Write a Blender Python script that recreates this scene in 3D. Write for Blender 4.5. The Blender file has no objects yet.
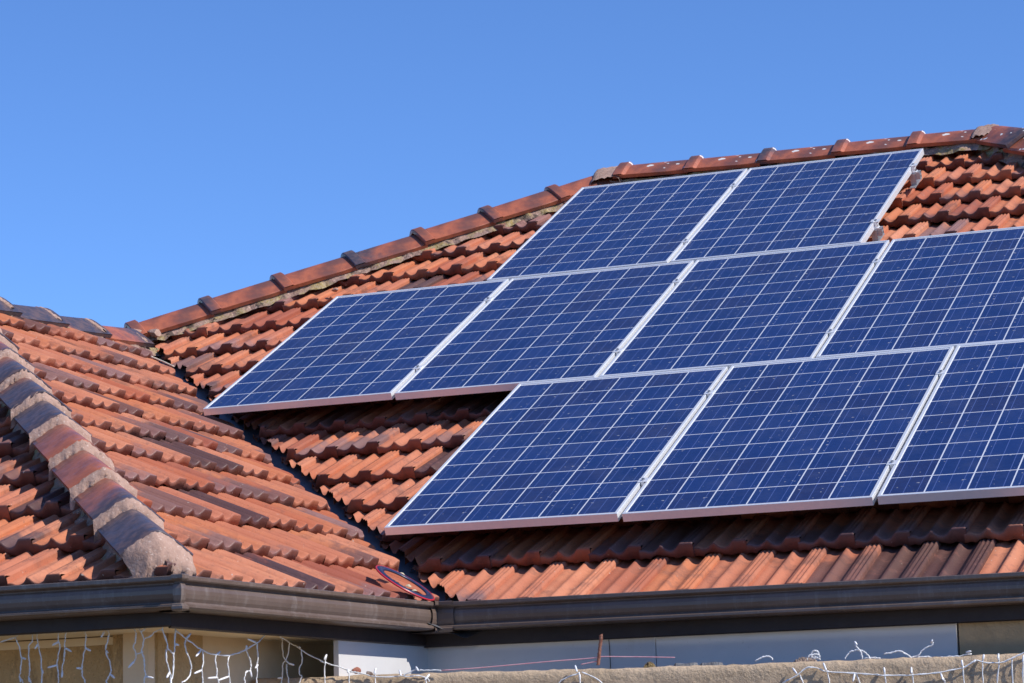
import bpy, bmesh, math, random
from mathutils import Vector, Matrix
import numpy as np
rng = random.Random(7)
SC = bpy.context.scene
COL = SC.collection
R = math.radians

# ------------------------------------------------------------------ camera
cam = bpy.data.cameras.new("camera")
cam.sensor_width = 36.0
cam.lens = 94.39
cam.clip_start = 0.1
cam.clip_end = 3000
cam_o = bpy.data.objects.new("camera", cam)
COL.objects.link(cam_o)
CAM_MAT = [[0.9230435, 0.0849684, 0.3751947, 4.5617999], [0.3838479, -0.1387133, -0.9129181, -9.7115146], [-0.0255247, 0.9866808, -0.1606533, -0.9984968], [0, 0, 0, 1]]
cam_o.matrix_world = Matrix(CAM_MAT)
cam.dof.use_dof = True
cam.dof.focus_distance = 10.9
cam.dof.aperture_fstop = 11.0
SC.camera = cam_o

# ------------------------------------------------------------------ daylight
SUN_EL, SUN_AZ = 42.0, 94.0          # azimuth clockwise from +Y
world = bpy.data.worlds.new("World")
SC.world = world
world.use_nodes = True
wn = world.node_tree
wn.nodes.clear()
sky = wn.nodes.new("ShaderNodeTexSky")
sky.sky_type = 'NISHITA'
sky.sun_disc = False
sky.sun_elevation = R(SUN_EL)
sky.sun_rotation = R(SUN_AZ)
sky.altitude = 100
sky.air_density = 0.7
sky.dust_density = 0.0
sky.ozone_density = 6.0
bg = wn.nodes.new("ShaderNodeBackground")
bg.inputs[1].default_value = 0.145
wo = wn.nodes.new("ShaderNodeOutputWorld")
wb = wn.nodes.new("ShaderNodeMix")          # white balance of the blue sky
wb.data_type = 'RGBA'
wb.blend_type = 'MULTIPLY'
wb.inputs[0].default_value = 1.0
wb.inputs[7].default_value = (0.90, 1.10, 1.36, 1)
wn.links.new(sky.outputs[0], wb.inputs[6])
wn.links.new(wb.outputs[2], bg.inputs[0])
wn.links.new(bg.outputs[0], wo.inputs[0])
sun = bpy.data.lights.new("sun", 'SUN')
sun.energy = 5.0
sun.angle = R(0.5)
sun.color = (1.0, 0.95, 0.87)
sun_o = bpy.data.objects.new("sun", sun)
COL.objects.link(sun_o)
sd = Vector((math.sin(R(SUN_AZ)) * math.cos(R(SUN_EL)), math.cos(R(SUN_AZ)) * math.cos(R(SUN_EL)), math.sin(R(SUN_EL))))
sun_o.rotation_euler = sd.to_track_quat('Z', 'Y').to_euler()
sun_o.location = (20, 0, 20)
SC.view_settings.view_transform = 'Standard'
SC.view_settings.look = 'None'
SC.view_settings.exposure = 0.0
SC.view_settings.gamma = 1.0
SC.view_settings.use_curve_mapping = False

# ------------------------------------------------------------------ node helpers
class NT:
    def __init__(s, name):
        s.m = bpy.data.materials.new(name)
        s.m.use_nodes = True
        s.t = s.m.node_tree
        s.t.nodes.clear()
        s.out = s.t.nodes.new("ShaderNodeOutputMaterial")
        s.b = s.t.nodes.new("ShaderNodeBsdfPrincipled")
        s.t.links.new(s.b.outputs[0], s.out.inputs[0])
        s.co = None
    def n(s, typ, **kw):
        x = s.t.nodes.new(typ)
        for k, v in kw.items(): setattr(x, k, v)
        return x
    def L(s, a, b): s.t.links.new(a, b)
    def put(s, sock, v):
        if isinstance(v, (int, float)): sock.default_value = v
        elif isinstance(v, tuple): sock.default_value = v if len(v) == 4 or sock.type != 'RGBA' else v + (1,)
        else: s.L(v, sock)
    def coord(s):
        if s.co is None: s.co = s.n("ShaderNodeTexCoord").outputs["Object"]
        return s.co
    def noise(s, scale, detail=4, rough=.6, vec=None, dist=0):
        x = s.n("ShaderNodeTexNoise")
        x.inputs["Scale"].default_value = scale
        x.inputs["Detail"].default_value = detail
        x.inputs["Roughness"].default_value = rough
        x.inputs["Distortion"].default_value = dist
        s.L(vec or s.coord(), x.inputs["Vector"])
        return x.outputs[0]
    def vec(s, sx, sy, sz, v=None):
        x = s.n("ShaderNodeMapping")
        x.inputs["Scale"].default_value = (sx, sy, sz)
        s.L(v or s.coord(), x.inputs[0])
        return x.outputs[0]
    def math(s, op, a, b=0.0, c=0.0, clamp=False):
        x = s.n("ShaderNodeMath", operation=op)
        x.use_clamp = clamp
        for i, v in enumerate((a, b, c)): s.put(x.inputs[i], v)
        return x.outputs[0]
    def step(s, v, lo, hi, a=0.0, b=1.0):
        x = s.n("ShaderNodeMapRange")
        x.interpolation_type = 'SMOOTHSTEP'
        s.put(x.inputs[0], v)
        for i, q in enumerate((lo, hi, a, b)): s.put(x.inputs[i + 1], q)
        return x.outputs[0]
    def mix(s, f, a, b, mode='MIX'):
        x = s.n("ShaderNodeMix", data_type='RGBA', blend_type=mode)
        s.put(x.inputs[0], f); s.put(x.inputs[6], a); s.put(x.inputs[7], b)
        return x.outputs[2]
    def ramp(s, f, stops, interp='LINEAR'):
        x = s.n("ShaderNodeValToRGB")
        x.color_ramp.interpolation = interp
        e = x.color_ramp.elements
        while len(e) < len(stops): e.new(.5)
        for k, (p, c) in zip(e, stops): k.position = p; k.color = c + (1,)
        s.put(x.inputs[0], f)
        return x.outputs[0]
    def attr(s, name, typ='GEOMETRY'):
        x = s.n("ShaderNodeAttribute", attribute_name=name, attribute_type=typ)
        return x
    def bump(s, h, strength=.5, dist=.01):
        x = s.n("ShaderNodeBump")
        x.inputs["Strength"].default_value = strength
        x.inputs["Distance"].default_value = dist
        s.L(h, x.inputs["Height"])
        s.L(x.outputs[0], s.b.inputs["Normal"])
    def set(s, col=None, rough=None, metal=None, spec=None, coat=None, coatr=None):
        for k, v in (("Base Color", col), ("Roughness", rough), ("Metallic", metal), ("Specular IOR Level", spec), ("Coat Weight", coat), ("Coat Roughness", coatr)):
            if v is not None: s.put(s.b.inputs[k], v)
        return s.m

# ------------------------------------------------------------------ materials
def mat_tile():
    s = NT("terracotta_tile")
    a = s.attr("tint")
    sep = s.n("ShaderNodeSeparateColor"); s.L(a.outputs["Color"], sep.inputs[0])
    r, g, b = sep.outputs
    uv = s.n("ShaderNodeUVMap"); uv.uv_map = "tile"
    su = s.n("ShaderNodeSeparateXYZ"); s.L(uv.outputs[0], su.inputs[0])
    run = su.outputs[1]                                  # metres from the exposed lower edge
    base = s.ramp(r, [(0, (.42, .112, .052)), (.25, (.54, .178, .075)), (.5, (.47, .155, .085)), (.72, (.57, .215, .115)), (1, (.31, .082, .046))])
    n1 = s.noise(9, 6, .65)
    base = s.mix(s.step(n1, .35, .75, 0, .45), base, (.34, .095, .05))
    n2 = s.noise(2.2, 3)
    base = s.mix(s.step(n2, .45, .75, 0, .4), base, (.64, .29, .17))
    # smoky kiln glaze: burnt dark or grey violet towards the exposed end on some tiles, all over on a few
    n3 = s.noise(14, 4, .6)
    reach = s.math('ADD', s.math('MULTIPLY', g, .50), s.math('MULTIPLY', s.math('SUBTRACT', n3, .5), .30))
    smoky = s.step(s.math('SUBTRACT', s.math('SUBTRACT', reach, .20), s.math('MULTIPLY', run, .80)), -.05, .09)
    base = s.mix(s.math('MULTIPLY', smoky, .85), base, s.ramp(b, [(0, (.026, .023, .030)), (.10, (.060, .048, .055)), (.35, (.22, .125, .115)), (.6, (.115, .06, .055)), (.8, (.27, .15, .14)), (1, (.085, .075, .085))]))
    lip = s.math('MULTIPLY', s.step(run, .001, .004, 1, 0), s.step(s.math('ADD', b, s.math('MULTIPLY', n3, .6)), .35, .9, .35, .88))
    base = s.mix(lip, base, (.105, .036, .028))  # dark glaze on the edge faces, deepened with their shade painted into the colour
    # lichen and soot specks
    sp = s.noise(120, 2, .5)
    base = s.mix(s.step(sp, .66, .74, 0, .5), base, (.12, .075, .06))
    lw = s.noise(55, 3, .55)
    base = s.mix(s.step(lw, .70, .76, 0, .7), base, (.60, .50, .42))
    grime = s.noise(5, 5, .7, s.vec(1, 1, .6))
    base = s.mix(s.step(grime, .55, .72, 0, .55), base, (.15, .075, .06))
    blot = s.noise(3.3, 6, .68)
    base = s.mix(s.step(blot, .52, .68, 0, .62), base, s.mix(s.step(n3, .4, .6), (.085, .048, .042), (.20, .085, .06)))
    streak = s.noise(30, 3, .6, s.vec(1, 1, 1))
    base = s.mix(s.math('MULTIPLY', s.step(streak, .52, .70, 0, .5), s.step(n2, .4, .6)), base, (.24, .10, .075))
    s.set(base, s.math('ADD', s.step(smoky, 0, 1, .62, .42), s.math('MULTIPLY', n3, .15)), 0, .42)
    h = s.math('ADD', s.noise(160, 3, .6), s.math('MULTIPLY', s.noise(28, 4), 1.6))
    s.bump(h, .35, .004)
    return s.m

def mat_cap():
    s = NT("glazed_ridge_cap")
    tone = s.attr("tone", 'OBJECT').outputs["Fac"]
    sp = s.n("ShaderNodeSeparateXYZ"); s.L(s.coord(), sp.inputs[0])
    n1 = s.noise(9, 5, .6)
    red = s.mix(s.step(n1, .35, .7), (.46, .135, .065), (.26, .08, .05))
    red = s.mix(s.step(s.noise(4, 4, .6), .48, .66, 0, .7), red, (.13, .065, .055))
    along = s.math('ADD', s.math('MULTIPLY', sp.outputs[0], -1.6), s.math('MULTIPLY', s.math('SUBTRACT', n1, .5), .5))
    f = s.step(s.math('ADD', along, s.math('SUBTRACT', s.math('MULTIPLY', tone, 1.5), .62)), -.12, .22)
    col = s.mix(f, red, s.mix(s.step(s.noise(25, 4), .4, .65), (.065, .055, .07), (.13, .085, .085)))
    col = s.mix(s.step(s.noise(150, 2), .64, .72, 0, .6), col, (.1, .07, .06))
    drop = s.math('MULTIPLY', s.step(s.noise(21, 1, .3), .71, .735), s.attr("droppings", 'OBJECT').outputs["Fac"])
    col = s.mix(drop, col, (.8, .78, .74))
    s.set(col, s.step(s.noise(30), .3, .7, .28, .5), 0, .5)
    s.bump(s.math('ADD', s.noise(60, 4), s.math('MULTIPLY', s.noise(12, 2), 2)), .25, .004)
    return s.m

def mat_mortar(lichen=0.0, name="pink_mortar"):
    s = NT(name)
    n = s.noise(14, 6, .7)
    c = s.mix(s.step(n, .3, .7), (.38, .25, .20) if lichen else (.46, .30, .235), (.22, .14, .11) if lichen else (.34, .215, .165))
    c = s.mix(s.step(s.noise(90, 3), .58, .7, 0, .6), c, (.62, .50, .42))
    c = s.mix(s.step(s.noise(40, 3), .62, .7, 0, .7), c, (.17, .12, .10))
    if lichen:
        c = s.mix(s.step(s.noise(7, 5, .65), .53 - lichen * .08, .60, 0, .85), c, s.mix(s.step(s.noise(60, 3), .4, .6), (.34, .25, .09), (.42, .34, .20)))
        c = s.mix(s.step(s.noise(11, 4, .6, s.vec(1, 1.3, .8)), .58, .66, 0, .9), c, (.07, .055, .045))
    s.set(c, .95, 0, .2)
    s.bump(s.math('ADD', s.noise(70, 5, .6), s.math('MULTIPLY', s.noise(14, 3), 1.2)), .9 if lichen else .45, .010)
    return s.m

def mat_cells():
    s = NT("polycrystalline_cell")
    a = s.attr("tint")
    sep = s.n("ShaderNodeSeparateColor"); s.L(a.outputs["Color"], sep.inputs[0])
    v = s.n("ShaderNodeTexVoronoi"); v.inputs["Scale"].default_value = 70
    s.L(s.coord(), v.inputs["Vector"])
    vs = s.n("ShaderNodeSeparateColor"); s.L(v.outputs["Color"], vs.inputs[0])
    c = s.ramp(sep.outputs[0], [(0, (.007, .021, .100)), (.5, (.009, .028, .130)), (1, (.014, .019, .080))])
    c = s.mix(s.math('MULTIPLY', vs.outputs[0], .30), c, (.020, .042, .160))
    dust = s.noise(6, 4, .6)
    c = s.mix(s.step(dust, .4, .8, 0.0, .06), c, (.35, .33, .33))
    spk = s.noise(55, 2, .35)
    c = s.mix(s.step(spk, .72, .75, 0, .55), c, (.55, .53, .5))
    s.set(c, .30, 0, .3, .42, .05)
    return s.m

def simple(name, c1, c2, scale, rough, metal=0.0, bumpk=0.0, spec=.4, detail=5):
    s = NT(name)
    n = s.noise(scale, detail, .65)
    s.set(s.mix(s.step(n, .3, .7), c1, c2), s.math('ADD', rough, s.math('MULTIPLY', s.math('SUBTRACT', s.noise(scale * 3), .5), .15)), metal, spec)
    if bumpk: s.bump(s.noise(scale * 4, 5, .65), bumpk, .01)
    return s.m

M = {}
M['tile'] = mat_tile()
M['cap'] = mat_cap()
M['mortar'] = mat_mortar()
M['old_mortar'] = mat_mortar(1.0, "lichened_mortar")
M['cell'] = mat_cells()
def glassy(name, c1, c2):
    s = NT(name); s.set(s.mix(s.noise(20), c1, c2), .4, 0, .3, .8, .05); return s.m
M['backsheet'] = glassy("white_backsheet", (.66, .68, .72), (.76, .77, .80))
M['busbar'] = glassy("tinned_busbar", (.075, .11, .30), (.11, .15, .36))
M['alu'] = simple("anodised_aluminium", (.82, .83, .84), (.87, .87, .88), 30, .42, .42)
M['alu_dull'] = simple("weathered_aluminium", (.55, .56, .58), (.66, .67, .69), 40, .5, .8)
M['steel'] = simple("bolt_steel", (.30, .31, .33), (.42, .43, .45), 60, .4, .9)
def mat_gutter():
    s = NT("brown_painted_metal")
    n = s.noise(6, 5, .6)
    c = s.mix(s.step(n, .3, .7), (.120, .082, .064), (.150, .106, .086))
    c = s.mix(s.step(s.noise(18, 6, .7, s.vec(1, 1, .15)), .5, .72, 0, .5), c, (.26, .22, .20))
    c = s.mix(s.step(s.noise(120, 2), .64, .72, 0, .4), c, (.27, .23, .20))
    s.set(c, s.step(n, .3, .7, .28, .40), 0, .55)
    s.bump(s.noise(25, 3), .06, .004)
    return s.m
M['gutter'] = mat_gutter()
M['fascia'] = simple("dark_brown_timber_paint", (.030, .021, .021), (.042, .030, .028), 9, .55, 0, .15)
M['flash'] = simple("dark_grey_valley_metal", (.10, .105, .125), (.16, .16, .175), 7, .45, .2, .1)
M['deck'] = simple("dark_roof_sarking", (.03, .022, .02), (.05, .035, .03), 10, .9)
def mat_white():
    s = NT("white_painted_sheet")
    c = s.mix(s.step(s.noise(3, 5, .6), .35, .75), (.60, .585, .58), (.66, .645, .635))
    c = s.mix(s.step(s.noise(8, 6, .7, s.vec(1, 1, .2)), .60, .78, 0, .30), c, (.42, .38, .33))
    c = s.mix(s.step(s.noise(90, 2), .70, .76, 0, .35), c, (.3, .27, .24))
    s.set(c, .55, 0, .4); s.bump(s.noise(50, 3), .05, .003)
    return s.m
M['white'] = mat_white()
M['cream'] = simple("cream_soffit_paint", (.84, .70, .48), (.88, .75, .54), 5, .7, 0, .05)
M['tan'] = simple("tan_render", (.36, .26, .15), (.42, .31, .19), 4, .85, 0, .2)
def mat_rough(name, c1, c2, c3, k=1.0):
    s = NT(name)
    n = s.noise(5, 7, .68)
    c = s.mix(s.step(n, .32, .68), c1, c2)
    c = s.mix(s.step(s.noise(11, 6, .7, s.vec(1, 1, .35)), .52, .70, 0, .75), c, c3)
    c = s.mix(s.step(s.noise(70, 4, .6), .58, .70, 0, .5), c, tuple(x * 1.25 for x in c1))
    c = s.mix(s.step(s.noise(130, 3, .6), .60, .68, 0, .5), c, tuple(x * .5 for x in c2))
    s.set(c, .93, 0, .2)
    s.bump(s.math('ADD', s.noise(60, 6, .7), s.math('MULTIPLY', s.noise(9, 4), 2.0)), .9 * k, .014)
    return s.m
M['brightened_tan'] = simple("brightened_tan_render", (.74, .58, .39), (.80, .64, .44), 4, .85, 0, .2)  # copy of the tan render, colour raised to stand for light missing under the eave
M['stone'] = mat_rough("rough_brown_render", (.74, .52, .27), (.60, .42, .22), (.28, .19, .11))
M['garden_wall'] = mat_rough("weathered_cement_render", (.56, .42, .285), (.46, .34, .225), (.24, .19, .145), .7)
M['wire'] = simple("white_plastic_wire", (.80, .80, .80), (.86, .86, .86), 40, .45)
M['bulb'] = simple("clear_plastic_bulb", (.78, .79, .82), (.88, .88, .9), 60, .2)
M['pink'] = simple("faded_pink_cord", (.62, .25, .30), (.72, .42, .45), 50, .7)
M['rust'] = simple("rusty_iron", (.24, .09, .06), (.40, .20, .14), 60, .85, .1, .8)
M['red'] = simple("red_plastic", (.46, .018, .034), (.54, .025, .045), 30, .35)
M['navy'] = simple("dark_blue_plastic", (.020, .025, .065), (.030, .036, .085), 25, .3)
M['leaf'] = simple("dry_cream_leaf", (.62, .56, .36), (.74, .68, .46), 60, .8)
M['stick'] = simple("bleached_stick", (.62, .52, .40), (.75, .66, .52), 60, .8, 0, .4)
M['clay'] = simple("broken_terracotta", (.40, .15, .09), (.30, .11, .075), 25, .85, 0, .8)
M['lump'] = simple("grey_brown_lump", (.36, .27, .22), (.24, .18, .15), 40, .9, 0, .8)
M['slate'] = simple("grey_slate_scrap", (.13, .13, .14), (.22, .22, .22), 30, .7, 0, .5)
M['grit'] = simple("ochre_grit", (.35, .25, .11), (.14, .10, .06), 60, .95, 0, .9)
M['ground'] = mat_rough("pale_concrete_ground", (.21, .16, .10), (.17, .13, .08), (.11, .09, .055), .4)
M['black'] = simple("black_cable_sheath", (.015, .015, .016), (.03, .03, .03), 50, .5)

# ------------------------------------------------------------------ object helpers
def link(name, me, mats, parent=None, smooth=False):
    o = bpy.data.objects.new(name, me)
    COL.objects.link(o)
    for m in (mats if isinstance(mats, (list, tuple)) else [mats]):
        me.materials.append(m)
    if smooth:
        for p in me.polygons: p.use_smooth = True
    if parent is not None: o.parent = parent
    return o
def mesh(name, V, F, mats, parent=None, smooth=False):
    me = bpy.data.meshes.new(name)
    me.from_pydata([tuple(v) for v in V], [], F)
    me.update()
    return link(name, me, mats, parent, smooth)
def empty(name, loc=(0, 0, 0), parent=None):
    o = bpy.data.objects.new(name, None)
    o.location = loc
    o.empty_display_size = .1
    COL.objects.link(o)
    if parent is not None: o.parent = parent
    return o
def tag(o, label=None, cat=None, group=None, kind=None):
    if label: o['label'] = label
    if cat: o['category'] = cat
    if group: o['group'] = group
    if kind: o['kind'] = kind
    return o
class MB:
    def __init__(s): s.v = []; s.f = []
    def add(s, V, F):
        n = len(s.v); s.v += [tuple(v) for v in V]; s.f += [tuple(i + n for i in q) for q in F]
    def box(s, lo, hi, T=None):
        V = [Vector((x, y, z)) for x in (lo[0], hi[0]) for y in (lo[1], hi[1]) for z in (lo[2], hi[2])]
        if T is not None: V = [T @ v for v in V]
        s.add(V, [(0, 1, 3, 2), (4, 6, 7, 5), (0, 4, 5, 1), (2, 3, 7, 6), (0, 2, 6, 4), (1, 5, 7, 3)])
    def tube(s, P, rad, n=6, closed=False):
        P = [Vector(p) for p in P]
        rings = []; up = Vector((.13, .31, .94))
        for i, p in enumerate(P):
            a = P[i - 1] if (i > 0 or closed) else p
            b = P[(i + 1) % len(P)] if (i < len(P) - 1 or closed) else p
            t = (b - a).normalized()
            x = t.cross(up)
            if x.length < 1e-4: x = t.cross(Vector((1, 0, 0)))
            x.normalize(); y = x.cross(t)
            r = rad[i] if isinstance(rad, (list, tuple)) else rad
            rings.append([p + (x * math.cos(k * 2 * math.pi / n) + y * math.sin(k * 2 * math.pi / n)) * r for k in range(n)])
        V = [v for q in rings for v in q]; F = []
        m = len(rings)
        for i in range(m if closed else m - 1):
            j = (i + 1) % m
            for k in range(n):
                F.append((i * n + k, i * n + (k + 1) % n, j * n + (k + 1) % n, j * n + k))
        if not closed:
            F.append(tuple(range(n))[::-1]); F.append(tuple((m - 1) * n + k for k in range(n)))
        s.add(V, F)
    def build(s, name, mats, parent=None, smooth=False, bevel=0, T=None):
        V = s.v if T is None else [tuple(T @ Vector(v)) for v in s.v]
        o = mesh(name, V, s.f, mats, parent, smooth)
        if bevel:
            b = bmesh.new(); b.from_mesh(o.data)
            bmesh.ops.remove_doubles(b, verts=b.verts, dist=1e-5)
            bmesh.ops.bevel(b, geom=b.edges, offset=bevel, segments=2, affect='EDGES', clamp_overlap=True)
            b.to_mesh(o.data); b.free()
        return o
def lump(name, mat, loc, size, seed, parent=None):
    b = bmesh.new()
    bmesh.ops.create_icosphere(b, subdivisions=3, radius=1)
    q = random.Random(seed)
    cuts = [(Vector((q.gauss(0, 1), q.gauss(0, 1), q.gauss(0, 1))).normalized(), q.uniform(.45, .85)) for _ in range(11)]
    for v in b.verts:
        for n, d in cuts:
            k = v.co.dot(n) - d
            if k > 0: v.co -= n * k
        v.co *= 1 + q.uniform(-.02, .02)
    me = bpy.data.meshes.new(name); b.to_mesh(me); b.free()
    for v in me.vertices: v.co = Vector((v.co.x * size[0], v.co.y * size[1], v.co.z * size[2]))
    o = link(name, me, mat, parent)
    o.location = loc
    o.rotation_euler = (0, 0, q.uniform(0, 6))
    return o

# ------------------------------------------------------------------ layout
PITCH = R(28.0)
c28, s28, t28 = math.cos(PITCH), math.sin(PITCH), math.tan(PITCH)
cw, sw, tw_ = math.cos(R(27.35)), math.sin(R(27.35)), math.tan(R(27.35))      # wing pitch
# panel plane: origin at the lower left corner of the lowest row; u along the eave, v up the slope, w off the roof
T_MAIN = Matrix(((1, 0, 0, 0), (0, c28, -s28, 0), (0, s28, c28, 0), (0, 0, 0, 1)))
W0 = -.12                                 # level of the tile ribs below the panel faces
ROT = R(2.3)                              # the wing is a little out of square
WO = Vector((.43, -.3675, 0)); WA = Vector((math.cos(ROT), -math.sin(ROT), 0)); WB = Vector((math.sin(ROT), math.cos(ROT), 0))
EAVE_Z = -.325
FRONT_B = -1.965                           # wing front eave, in wing coordinates
GROUND_Z = -2.65
def wing(a, b, z): return WO + WA * a + WB * b + Vector((0, 0, z))
def wing_z(a): return EAVE_Z - tw_ * a
def frame(origin, u, up):                 # matrix with x along eave, y up slope, z normal
    u = Vector(u).normalized(); up = Vector(up).normalized(); n = u.cross(up)
    return Matrix(((u.x, up.x, n.x, origin[0]), (u.y, up.y, n.y, origin[1]), (u.z, up.z, n.z, origin[2]), (0, 0, 0, 1)))
T_WSIDE = frame(wing(0, 0, EAVE_Z), WB, -WA * cw + Vector((0, 0, sw)))
T_WFRONT = frame(wing(0, FRONT_B, EAVE_Z), WA, WB * cw + Vector((0, 0, sw)))
def zmain(y): return -.106 + t28 * (y - .0563)
def valley_pt(y):
    z = zmain(y); a = -(z - EAVE_Z) / tw_
    b = (y - WO.y - a * WA.y) / WB.y
    return wing(a, b, z)
V0, V1 = valley_pt(-.5), valley_pt(2.9)
vdir = Vector((V1.x - V0.x, V1.y - V0.y, 0)).normalized()
vnor = Vector((-vdir.y, vdir.x, 0))       # horizontal normal of the valley line
if vnor.x < 0: vnor = -vnor

# ------------------------------------------------------------------ ground
g = MB(); g.add([(-700, -700, GROUND_Z), (700, -700, GROUND_Z), (700, 700, GROUND_Z), (-700, 700, GROUND_Z)], [(0, 1, 2, 3)])
tag(g.build("ground", M['ground']), "pale concrete yard around the house", kind='structure')

# ------------------------------------------------------------------ house and its tiled roof
house = empty("house", (0, 0, GROUND_Z))
bpy.context.view_layer.update()
tag(house, "house with a hipped orange terracotta tile roof, dark brown gutters and white walls", "house")
def to_house(o):
    o.parent = house
    o.matrix_parent_inverse = Matrix.Translation((0, 0, -GROUND_Z))
    return o
LIPW = .211
_td = np.linspace(-.04, .76, 400)
def _bowl(t, c, w, d): return -d + (d + .0) * min(1.0, abs((t - c) / w)) ** 2.2
_hd = np.array([min(-.002, _bowl(t, .185, .205, .031) if t > .09 else -.0235) if t < .39 else min(-.001, _bowl(t, .565, .180, .030)) for t in _td])
_k = np.ones(21) / 21
_hd = np.convolve(np.pad(_hd, 10, mode='edge'), _k, mode='valid')
TS = np.concatenate([np.linspace(-.04, .745, 20), np.linspace(.77, .985, 13), [1.0]])
def hprof(t):
    if t <= .76: return float(np.interp(t, _td, _hd))
    k = (t - .76) / .24
    return -.0030 + .0032 * math.cos(k * 3 * 2 * math.pi + math.pi) - (.006 if t > .99 else 0)
HS = np.array([hprof(t) for t in TS])
BOT = np.array([-.0535 + .011 * (1 if .17 < t < .53 else 0) + .003 * math.sin(t * 25) for t in TS])
def tile_roof(name, T, lips, spans, seam0, clips, seed, parent, sag=None, step=.046, wave=1.0, burnt=.09, lipdark=1.0, dark_at=()):
    """lips: distance up the slope of each course's lower edge; spans(v) -> (umin, umax)."""
    q = random.Random(seed)
    n = len(TS)
    V = []; F = []; C = []; UV = []
    for r, v0 in enumerate(lips):
        gap = (lips[r + 1] - v0) if r + 1 < len(lips) else .345
        lo, hi = spans(v0)
        off = seam0 + (LIPW * .5 if r % 2 else 0)
        j0 = math.floor((lo - off) / LIPW) - 1; j1 = math.ceil((hi - off) / LIPW) + 1
        for j in range(j0, j1):
            ux = off + j * LIPW
            dz = q.gauss(0, .0016); dv = q.gauss(0, .0035); tw = q.gauss(0, .004); rl = q.gauss(0, .004)
            if sag: dz += sag(ux, v0)
            tone = min(1, max(0, q.gauss(.47, .24)))
            gl = q.random() ** 1.7
            if q.random() < burnt: gl = 1.25; dark = q.uniform(0, .12) if q.random() < .6 else dark
            dark = q.random() * lipdark  # scaled down on the sunlit side slope, so edge shade sits in the tint
            if any(r == dr and lo_u <= ux < hi_u for dr, lo_u, hi_u in dark_at): gl = 1.7; dark = q.uniform(.0, .03)
            col = (tone, min(1.3, gl * .8), dark)
            fall = step / gap
            HSx = HS * wave; BOTx = BOT + .0535 - step - .013
            HSf = np.where(TS > .755, -.001, HSx)
            HSf[-1] = -.004
            base = len(V)
            srow = [.007, .03, .20, gap + .07]
            def P(t, h, s):
                return (ux + t * LIPW + tw * s, v0 + dv + s, dz + h + rl * (t - .5) * LIPW - fall * s)
            for s_ in srow:
                for t, h in zip(TS, HSf if s_ < .01 else HSx): V.append(P(t, h, s_)); UV.append((t, s_))
            for k_, (t, h) in enumerate(zip(TS, HSf)): V.append(P(t, h - .0015, .0015)); UV.append((t, 0))
            for t, h in zip(TS, HSf): V.append(P(t, h - .008, 0)); UV.append((t, 0))
            for t, b in zip(TS, BOTx): V.append(P(t, b, -.002)); UV.append((t, 0))
            for t, b in zip(TS, BOTx): V.append(P(t, b + .006, .05)); UV.append((t, 0))
            order = [3, 2, 1, 0, 4, 5, 6, 7]
            for a_, b_ in zip(order, order[1:]):
                for i in range(n - 1):
                    F.append((base + b_ * n + i, base + b_ * n + i + 1, base + a_ * n + i + 1, base + a_ * n + i))
            # right hand edge of the ribs
            e = len(V)
            for s_ in (0.0, .03, .2, gap + .07):
                V.append(P(1.0, HSx[-1], max(s_, .004))); UV.append((1, s_)); V.append(P(1.003, -step - .004, s_)); UV.append((1, s_))
            for i in range(3): F.append((e + 2 * i, e + 2 * i + 1, e + 2 * i + 3, e + 2 * i + 2))
            C += [col] * (len(V) - base)
    me = bpy.data.meshes.new(name)
    V = np.array(V, dtype=np.float32)
    me.from_pydata(V.tolist(), [], F)
    ca = me.color_attributes.new("tint", 'FLOAT_COLOR', 'POINT')
    ca.data.foreach_set("color", np.c_[np.array(C), np.ones(len(C))].astype(np.float32).ravel())
    ul = me.uv_layers.new(name="tile")
    li = np.zeros(len(me.loops), dtype=np.int32); me.loops.foreach_get("vertex_index", li)
    ul.data.foreach_set("uv", np.array(UV, dtype=np.float32)[li].ravel())
    me.transform(T)
    b = bmesh.new(); b.from_mesh(me)
    for co, no in clips:                  # keep the side the normal points to
        bmesh.ops.bisect_plane(b, geom=b.verts[:] + b.edges[:] + b.faces[:], plane_co=co, plane_no=no, clear_inner=True)
    b.to_mesh(me); b.free()
    o = link(name, me, M['tile'], None, True)
    to_house(o)
    return o

def jag(q, k): return q.uniform(-k, k)
# main slope
main_lips = [-.478] + [-.055 + .3475 * k for k in range(0, 17)]
LIP_TOP = 5.56
hipL0 = Vector((-3.0, 0, 0))
J_Y = 3.03                                # where wing ridge, valley and main hip meet
J = valley_pt(J_Y)
RIDGE_V = 5.55
def mw(u, v, w): return T_MAIN @ Vector((u, v, w))
APEX = mw(J.x + (RIDGE_V - (J.y / c28 - .06)) * c28 + .05, RIDGE_V, W0)
APEX = mw(-.80, RIDGE_V, W0)
HIPR = mw(1.49, RIDGE_V - .05, W0)
dL = Vector((APEX.x - J.x, APEX.y - J.y, 0)).normalized(); nL = Vector((dL.y, -dL.x, 0))
nR = Vector((-.7071, -.7071, 0))
def main_span(v):
    y = v * c28
    lo = max(V0.x - (y + .9) * 1.02, -3.3); hi = min(7.3, 1.5 + (RIDGE_V - v) * c28 + .3)
    return (lo - .1, hi)
def sagm(u, v): return .006 * math.sin(u * 1.3 + 1) + .005 * math.sin(v * 1.7 + u * .6)
roof_main = tile_roof("tiled_roof", T_MAIN @ Matrix.Translation((0, 0, W0)), main_lips, main_span, 1.081 - .1055 - .002, [
    (V0 + vnor * .055, vnor), (APEX, nL), (HIPR, nR), (mw(0, RIDGE_V - .02, W0), Vector((0, -1, 0)))], 3, house, sagm, dark_at=((0, 2.0, 2.42), (4, .0, .25), (4, -.35, -.2), (6, -.5, -.3), (12, -1.7, -1.5), (14, 1.9, 2.3)))
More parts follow.
